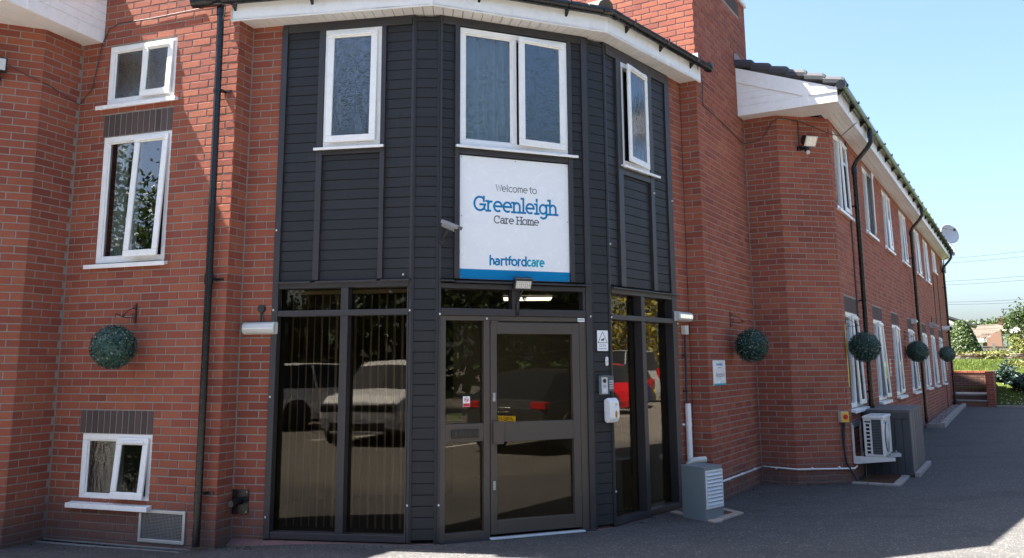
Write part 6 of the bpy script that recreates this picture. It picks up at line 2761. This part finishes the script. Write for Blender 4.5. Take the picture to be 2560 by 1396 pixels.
def car(name, loc, head, paint, label, L=4.3, W=1.82, Hh=1.5, kind='hatch', plate=None, plate_mat='sign_white', rings=False):
    h = Vector(head).normalized()
    fr = Fr(Vector(loc[:2]) - h * L / 2, t=h, n=Vector((h.y, -h.x)))
    g0 = loc[2]
    C_ = thing(name, (loc[0], loc[1], g0), label, 'car')
    hw = W / 2
    bel = Hh * .63
    hood = Hh * .60
    if kind == 'suv':
        stn = [(0, .45, bel * .95, bel * .98, .80), (.06, .32, bel, bel + .02, .90), (.35, .26, bel, Hh * .97, .97), (1.2, .24, bel, Hh, 1), (2.3, .24, bel, Hh * .99, 1), (2.75, .24, bel, Hh * .93, 1), (3.30, .25, hood + .03, hood + .06, .99), (L - .35, .28, hood * .93, hood * .96, .95), (L - .05, .36, hood * .78, hood * .82, .86), (L, .42, hood * .62, hood * .64, .78)]
    elif kind == 'estate':
        stn = [(0, .42, bel * .80, bel * .84, .82), (.08, .30, bel, bel + .02, .92), (.70, .24, bel, Hh * .95, .97), (1.4, .22, bel, Hh, 1), (2.4, .22, bel, Hh * .98, 1), (2.8, .22, bel, Hh * .92, 1), (3.45, .23, hood, hood + .03, .99), (L - .4, .25, hood * .9, hood * .93, .95), (L - .05, .34, hood * .75, hood * .78, .86), (L, .4, hood * .6, hood * .62, .78)]
    else:
        stn = [(0, .42, bel * .9, bel * .93, .84), (.05, .30, bel, bel + .02, .92), (.30, .24, bel, Hh * .95, .97), (1.0, .22, bel, Hh, 1), (1.9, .22, bel, Hh * .99, 1), (2.25, .22, bel, Hh * .93, 1), (L - .95, .23, hood, hood + .03, .99), (L - .4, .25, hood * .9, hood * .93, .95), (L - .05, .34, hood * .75, hood * .78, .86), (L, .4, hood * .6, hood * .62, .78)]
    body, glz = MB(), MB()
    rows = []
    for x, zb, zs, zr, wf in stn:
        cabin = zr > zs + .15
        w1 = hw * wf
        rows.append([(x, 0, zb), (x, w1 * .93, zb), (x, w1, zb + .18), (x, w1, (zb + zs) / 2 + .1), (x, w1 * .95, zs), (x, w1 * (.74 if cabin else .86), zr), (x, 0, zr + .035)])
    P3 = lambda q, sg: fr.p(q[0], q[1] * sg, g0 + q[2])
    body.smooth = True
    for a, b, sa, sb in zip(rows[:-1], rows[1:], stn[:-1], stn[1:]):
        ca, cb = sa[3] > sa[2] + .15, sb[3] > sb[2] + .15
        for j in range(6):
            for sg in (1, -1):
                tgt = glz if ((j == 4 and (ca or cb)) or (j == 5 and ca != cb)) else body
                pts = [P3(a[j], sg), P3(b[j], sg), P3(b[j + 1], sg), P3(a[j + 1], sg)]
                tgt.quad(*(pts if sg > 0 else pts[::-1]))
    for rr in (rows[0], rows[-1]):
        body.quad(*([P3(p_, 1) for p_ in rr] + [P3(p_, -1) for p_ in rr[::-1][1:-1]]))
    bo = body.build('body', paint, C_)
    glz.build('windows', 'car_glass', C_)
    for x in stn[3:5]:
        for sg in (1, -1):
            m = MB()
            m.tube([fr.p(x[0] + .15, hw * .955 * sg, g0 + bel), fr.p(x[0] + .12, hw * .76 * sg, g0 + Hh * .985)], .035, 6)
            m.build('pillar', paint, C_)
    for x in (.80, L - .88):
        for sg in (1, -1):
            wh = thing('wheel', fr.p(x, sg * (hw - .1), g0), parent=C_)
            m = MB()
            m.tube([fr.p(x, sg * (hw - .24), g0 + .33), fr.p(x, sg * (hw - .02), g0 + .33)], .33, 22)
            m.build('tyre', 'dark_rubber', wh)
            m = MB()
            m.tube([fr.p(x, sg * (hw - .03), g0 + .33), fr.p(x, sg * (hw - .005), g0 + .33)], .225, 20)
            m.build('rim', 'wheel_rim', wh)
            m = MB()
            for t in range(5):
                a = t * 1.257
                m.tube([fr.p(x + .05 * math.cos(a + .63), sg * hw, g0 + .33 + .05 * math.sin(a + .63)), fr.p(x + .19 * math.cos(a + .63), sg * hw, g0 + .33 + .19 * math.sin(a + .63))], .035, 5)
            m.build('spoke_gap', 'car_trim', wh)
            m = MB()
            m.tube([fr.p(x, sg * (hw - .28), g0 + .36), fr.p(x, sg * (hw + .004), g0 + .36)], .385, 20)
            m.build('wheel_arch', 'car_trim', C_)
    for sg in (1, -1):
        m = MB()
        m.box(fr, L - .22, L - .005, sg * hw * .80 if sg < 0 else hw * .48, sg * hw * .48 if sg < 0 else hw * .80, g0 + hood * .70, g0 + hood * .84)
        m.build('headlight', 'car_lamp', C_, .02)
        m = MB()
        a_, b_ = sorted((sg * hw * (.58 if kind == 'estate' else .70), sg * hw * .90))
        m.box(fr, -.01, .20, a_, b_, g0 + bel * (.86 if kind == 'estate' else .76), g0 + bel * (1.0 if kind == 'estate' else 1.06))
        m.build('tail_light', 'tail_lamp', C_, .02)
        m = MB()
        a_, b_ = sorted((sg * hw * .98, sg * (hw + .17)))
        m.box(fr, L * .60, L * .60 + .10, a_, b_, g0 + bel, g0 + bel + .13)
        m.build('door_mirror', paint, C_, .02)
    m = MB()
    gw = .84 if kind == 'suv' else .45
    m.box(fr, L - (.16 if kind == 'suv' else .04), L - (.0 if kind == 'suv' else -.012), -hw * gw, hw * gw, g0 + hood * .66, g0 + hood * .80)
    m.build('grille', 'car_trim', C_, .01)
    if kind == 'suv':
        for sg in (1, -1):
            m = MB()
            a_, b_ = sorted((sg * hw * .60, sg * hw * .82))
            m.box(fr, L - .10, L + .004, a_, b_, g0 + .34, g0 + .56)
            m.build('fog_lamp', 'car_lamp', C_, .01)
        m = MB()
        m.box(fr, L - .05, L + .02, -hw * .6, hw * .6, g0 + .24, g0 + .29)
        m.build('skid_plate', 'alu', C_, .01)
    m = MB()
    m.box(fr, L - .06, L + .015, -hw * .62, hw * .62, g0 + .30, g0 + .46)
    m.build('air_intake', 'car_trim', C_, .01)
    m = MB()
    m.box(fr, -.03, .05, -hw * .78, hw * .78, g0 + .30, g0 + .50)
    m.build('rear_bumper', 'car_trim' if kind != 'hatch' else 'car_trim', C_, .015)
    for back in (True, False):
        q_ = Fr(fr.p(0 if back else L, 0, 0)[:2], t=(fr.n * -1 if back else fr.n) * (1 if back else 1), n=(-h if back else h))
        if q_.t.x * q_.n.y - q_.t.y * q_.n.x > 0:
            q_ = Fr(q_.a, t=-q_.t, n=q_.n)
        m = MB()
        zp = g0 + (.62 if back else .50)
        m.box(q_, -.26, .26, .03, .04, zp - .055, zp + .055)
        m.build('number_plate', 'plate_yellow' if back else 'sign_white', C_)
        if plate and ((back and plate[0] == 'b') or (not back and plate[0] == 'f')):
            font_text(q_, plate[1], 0, zp, .10, .0415, 'ink_black', C_, name='plate_text')
        if rings and back:
            for i in range(4):
                mm = MB()
                mm.tube([q_.p(-.09 + i * .06 + .042 * math.cos(t * math.pi / 10), .03, zp + .16 + .042 * math.sin(t * math.pi / 10)) for t in range(21)], .006, 5, cap=False)
                mm.build('emblem_ring', 'wheel_rim', C_)
    return C_


G0 = -.035
car('parked_suv', (-6.45, -1.95, G0), (.12, .99), 'car_white', 'white sport utility car facing the entrance, reflected in the wide glazing', 4.45, 1.88, 1.66, 'suv', ('f', 'FV72 JOD'))
car('parked_car', (-10.1, -4.7, G0), (.42, -.90), 'car_white', 'white car parked tail first, reflected in the pane next to the brick pier', 4.4, 1.84, 1.60, 'suv')
car('parked_estate', (7.25, 2.6, G0), (.977, -.215), 'car_dark', 'dark estate car with yellow rear plate reflected in the entrance door', 4.7, 1.86, 1.46, 'estate', ('b', 'AF65 MFT'), rings=True)
car('parked_hatchback', (18.3, 14.0, .0), (.35, -.94), 'car_red', 'small bright red hatchback reflected in the narrow glazing beside the dispenser', 3.6, 1.68, 1.54, 'hatch')
car('parked_saloon', (20.9, 15.4, .0), (.45, -.89), 'car_blue', 'dark blue car reflected beside the red hatchback', 4.2, 1.78, 1.50, 'hatch')
car('parked_four_by_four', (24.2, 17.2, .0), (.45, -.89), 'car_silver', 'tall silver four by four reflected behind the blue car', 4.2, 1.80, 2.0, 'suv')
# parking bay lines
for i, (x, y, hx, hy, ln) in enumerate(((-4.0, .6, -.39, .92, 4.5), (-7.9, -.6, -.39, .92, 4.5), (4.9, 4.7, .977, -.215, 4.6), (4.3, 1.5, .977, -.215, 4.6), (16.4, 15.1, .35, -.94, 4.4), (19.3, 16.3, .35, -.94, 4.4))):
    h = Vector((hx, hy)).normalized()
    fr = Fr((x, y), t=-h if i < 2 else h)
    m = MB()
    n = 8
    for j in range(n):
        a, b = ln * j / n, ln * (j + 1) / n
        za, zb = [max(ground_z(*fr.p(s, 0, 0)[:2]), -.035) + .006 for s in (a, b)]
        m.quad(fr.p(a, .05, za), fr.p(b, .05, zb), fr.p(b, -.05, zb), fr.p(a, -.05, za))
    tag(m.build('parking_line', 'roadpaint'), kind='structure')
# hedge and trees round the car park
for i, (x, y, h, rx, ry, rz, mt, lb) in enumerate(((-13.5, -9.0, 12.5, 3.6, 3.6, 4.6, 'leaf_dark', 'tall dark tree behind the parked white cars, seen in reflections'),
                                                 (-19.0, -1.5, 8.5, 3.0, 3.0, 3.2, 'leaf_green', 'broad green tree reflected in the tall middle window'),
                                                 (-8.5, -11.5, 10.5, 3.2, 3.2, 4.0, 'leaf_green', 'sunlit green tree reflected above the white car'),
                                                 (13.5, -4.0, 8.5, 3.4, 3.4, 3.4, 'leaf_dark', 'dark spreading tree reflected in the entrance door glass'),
                                                 (17.5, 3.0, 8.0, 3.0, 3.0, 3.2, 'leaf_green', 'green tree reflected behind the dark estate car'),
                                                 (9.0, -9.5, 7.0, 3.0, 3.0, 2.8, 'leaf_green', 'leafy tree at the car park edge reflected in the side pane'))):
    tree('car_park_tree', (x, y, -.05), h, (rx, ry, rz), mt, lb, 'tree', 15000, .11, 70 + i, group='trees round the car park', clump=.5, shell=.15)
for i, (x, y, rx, ry, rz, mt, lb) in enumerate(((27.5, 20.0, 2.6, 3.6, 3.0, 'leaf_yellow', 'golden yellow conifer hedge reflected behind the red hatchback'), (27.5, 12.5, 2.4, 3.4, 3.2, 'leaf_dark', 'dark green conifer hedge reflected in the narrow glazing'), (31.0, 26.5, 3.0, 3.4, 3.4, 'leaf_green', 'tall green hedge reflected over the silver four by four'),
                                               (-12.5, -6.8, 3.4, .8, .75, 'leaf_green', 'low green hedge reflected behind the white cars'), (12.5, -.5, .8, 3.0, .8, 'leaf_green', 'low hedge reflected behind the dark estate car'))):
    T = thing('hedge', (x, y, 0), lb, 'hedge', 'hedges round the car park')
    m = MB()
    crown(m, (x, y, rz * .95), (rx, ry, rz), 6500, .13, 90 + i, .5, .3, .3)
    m.build('foliage', mt, T)
    m = MB()
    for j in range(4):
        m.tube([(x + (j - 1.5) * rx * .4, y + (j - 1.5) * ry * .4, -.1), (x + (j - 1.5) * rx * .4, y + (j - 1.5) * ry * .4, rz)], [.09, .04], 7)
    m.build('stem', 'bark', T)

# belt of woodland round the far side of the car park: reads as one dark mass in the glass
m = MB()
qb = random.Random(77)
for i in range(17000):
    th = R(qb.uniform(70, 285))
    rr = qb.uniform(25, 31)
    top = 6.2 + 1.3 * math.sin(th * 9) + .9 * math.sin(th * 23 + 1)
    z = top * qb.random() ** .8
    c = Vector((rr * math.sin(th), rr * math.cos(th), z))
    if c.y > 2 and c.x > 0 and th < R(85):
        continue
    nr_ = Vector((qb.gauss(0, 1), qb.gauss(0, 1), qb.gauss(0, 1) + .3)).normalized()
    u = Quaternion(nr_, qb.uniform(0, 6.28)) @ nr_.orthogonal().normalized()
    v = nr_.cross(u)
    a, b = qb.uniform(.3, .55), qb.uniform(.2, .34)
    m.mesh([c - u * a, c + v * b, c + u * a, c - v * b], [(0, 1, 2, 3)])
tag(m.build('woodland', 'leaf_dark'), 'dark belt of woodland enclosing the car park, seen only in reflections', 'woodland', kind='stuff')

# ================================================================== litter along the wall feet
rl = random.Random(21)
m = MB()
spots = [(F_L, .0, 1.98, .16, .35, -.105), (F_PI, 0, .33, .10, .28, -.095), (F_BL, 0, 1.38, .11, .26, -.09), (F_T, .5, 2.0, .0, .12, -.03), (F_CE, 0, .45, .0, .14, -.03), (F_EE, 0, .8, .0, .14, -.03), (F_BR, .3, 1.4, .02, .2, -.03), (WING, 0.0, 1.0, .05, .45, -.012), (F_BC, 0, 1.6, .1, .6, -.033), (F_L, 0, 1.9, .2, 1.2, -.1)]
for fr, a, b, o0, o1, z in spots:
    n = 46 if o1 < .5 else 26
    for i in range(n):
        s, o = rl.uniform(a, b), o0 + (o1 - o0) * rl.random() ** 1.8
        x, y = fr.p(s, o, 0)[:2]
        c = Vector((x, y, max(ground_z(x, y), z if fr is not WING else -.01) + .004))
        u = Vector((rl.gauss(0, 1), rl.gauss(0, 1), rl.gauss(0, .35))).normalized() * rl.uniform(.006, .019)
        v = Vector((rl.gauss(0, 1), rl.gauss(0, 1), rl.gauss(0, .5))).normalized() * rl.uniform(.003, .010)
        m.mesh([c - u, c + v, c + u + Vector((0, 0, .004)), c - v], [(0, 1, 2, 3)])
for i in range(420):
    x, y = rl.uniform(-5, 7.5), rl.uniform(7.2, 13)
    c = Vector((x, y, ground_z(x, y) + .003))
    u = Vector((rl.gauss(0, 1), rl.gauss(0, 1), .1)).normalized() * rl.uniform(.004, .012)
    u.z = 0
    v = Vector((-u.y, u.x, .001)) * .5
    m.mesh([c - u, c + v, c + u, c - v], [(0, 1, 2, 3)])
tag(m.build('leaf_litter', 'litter'), 'dry leaf scraps and grit scattered along the wall feet', 'litter', kind='stuff')
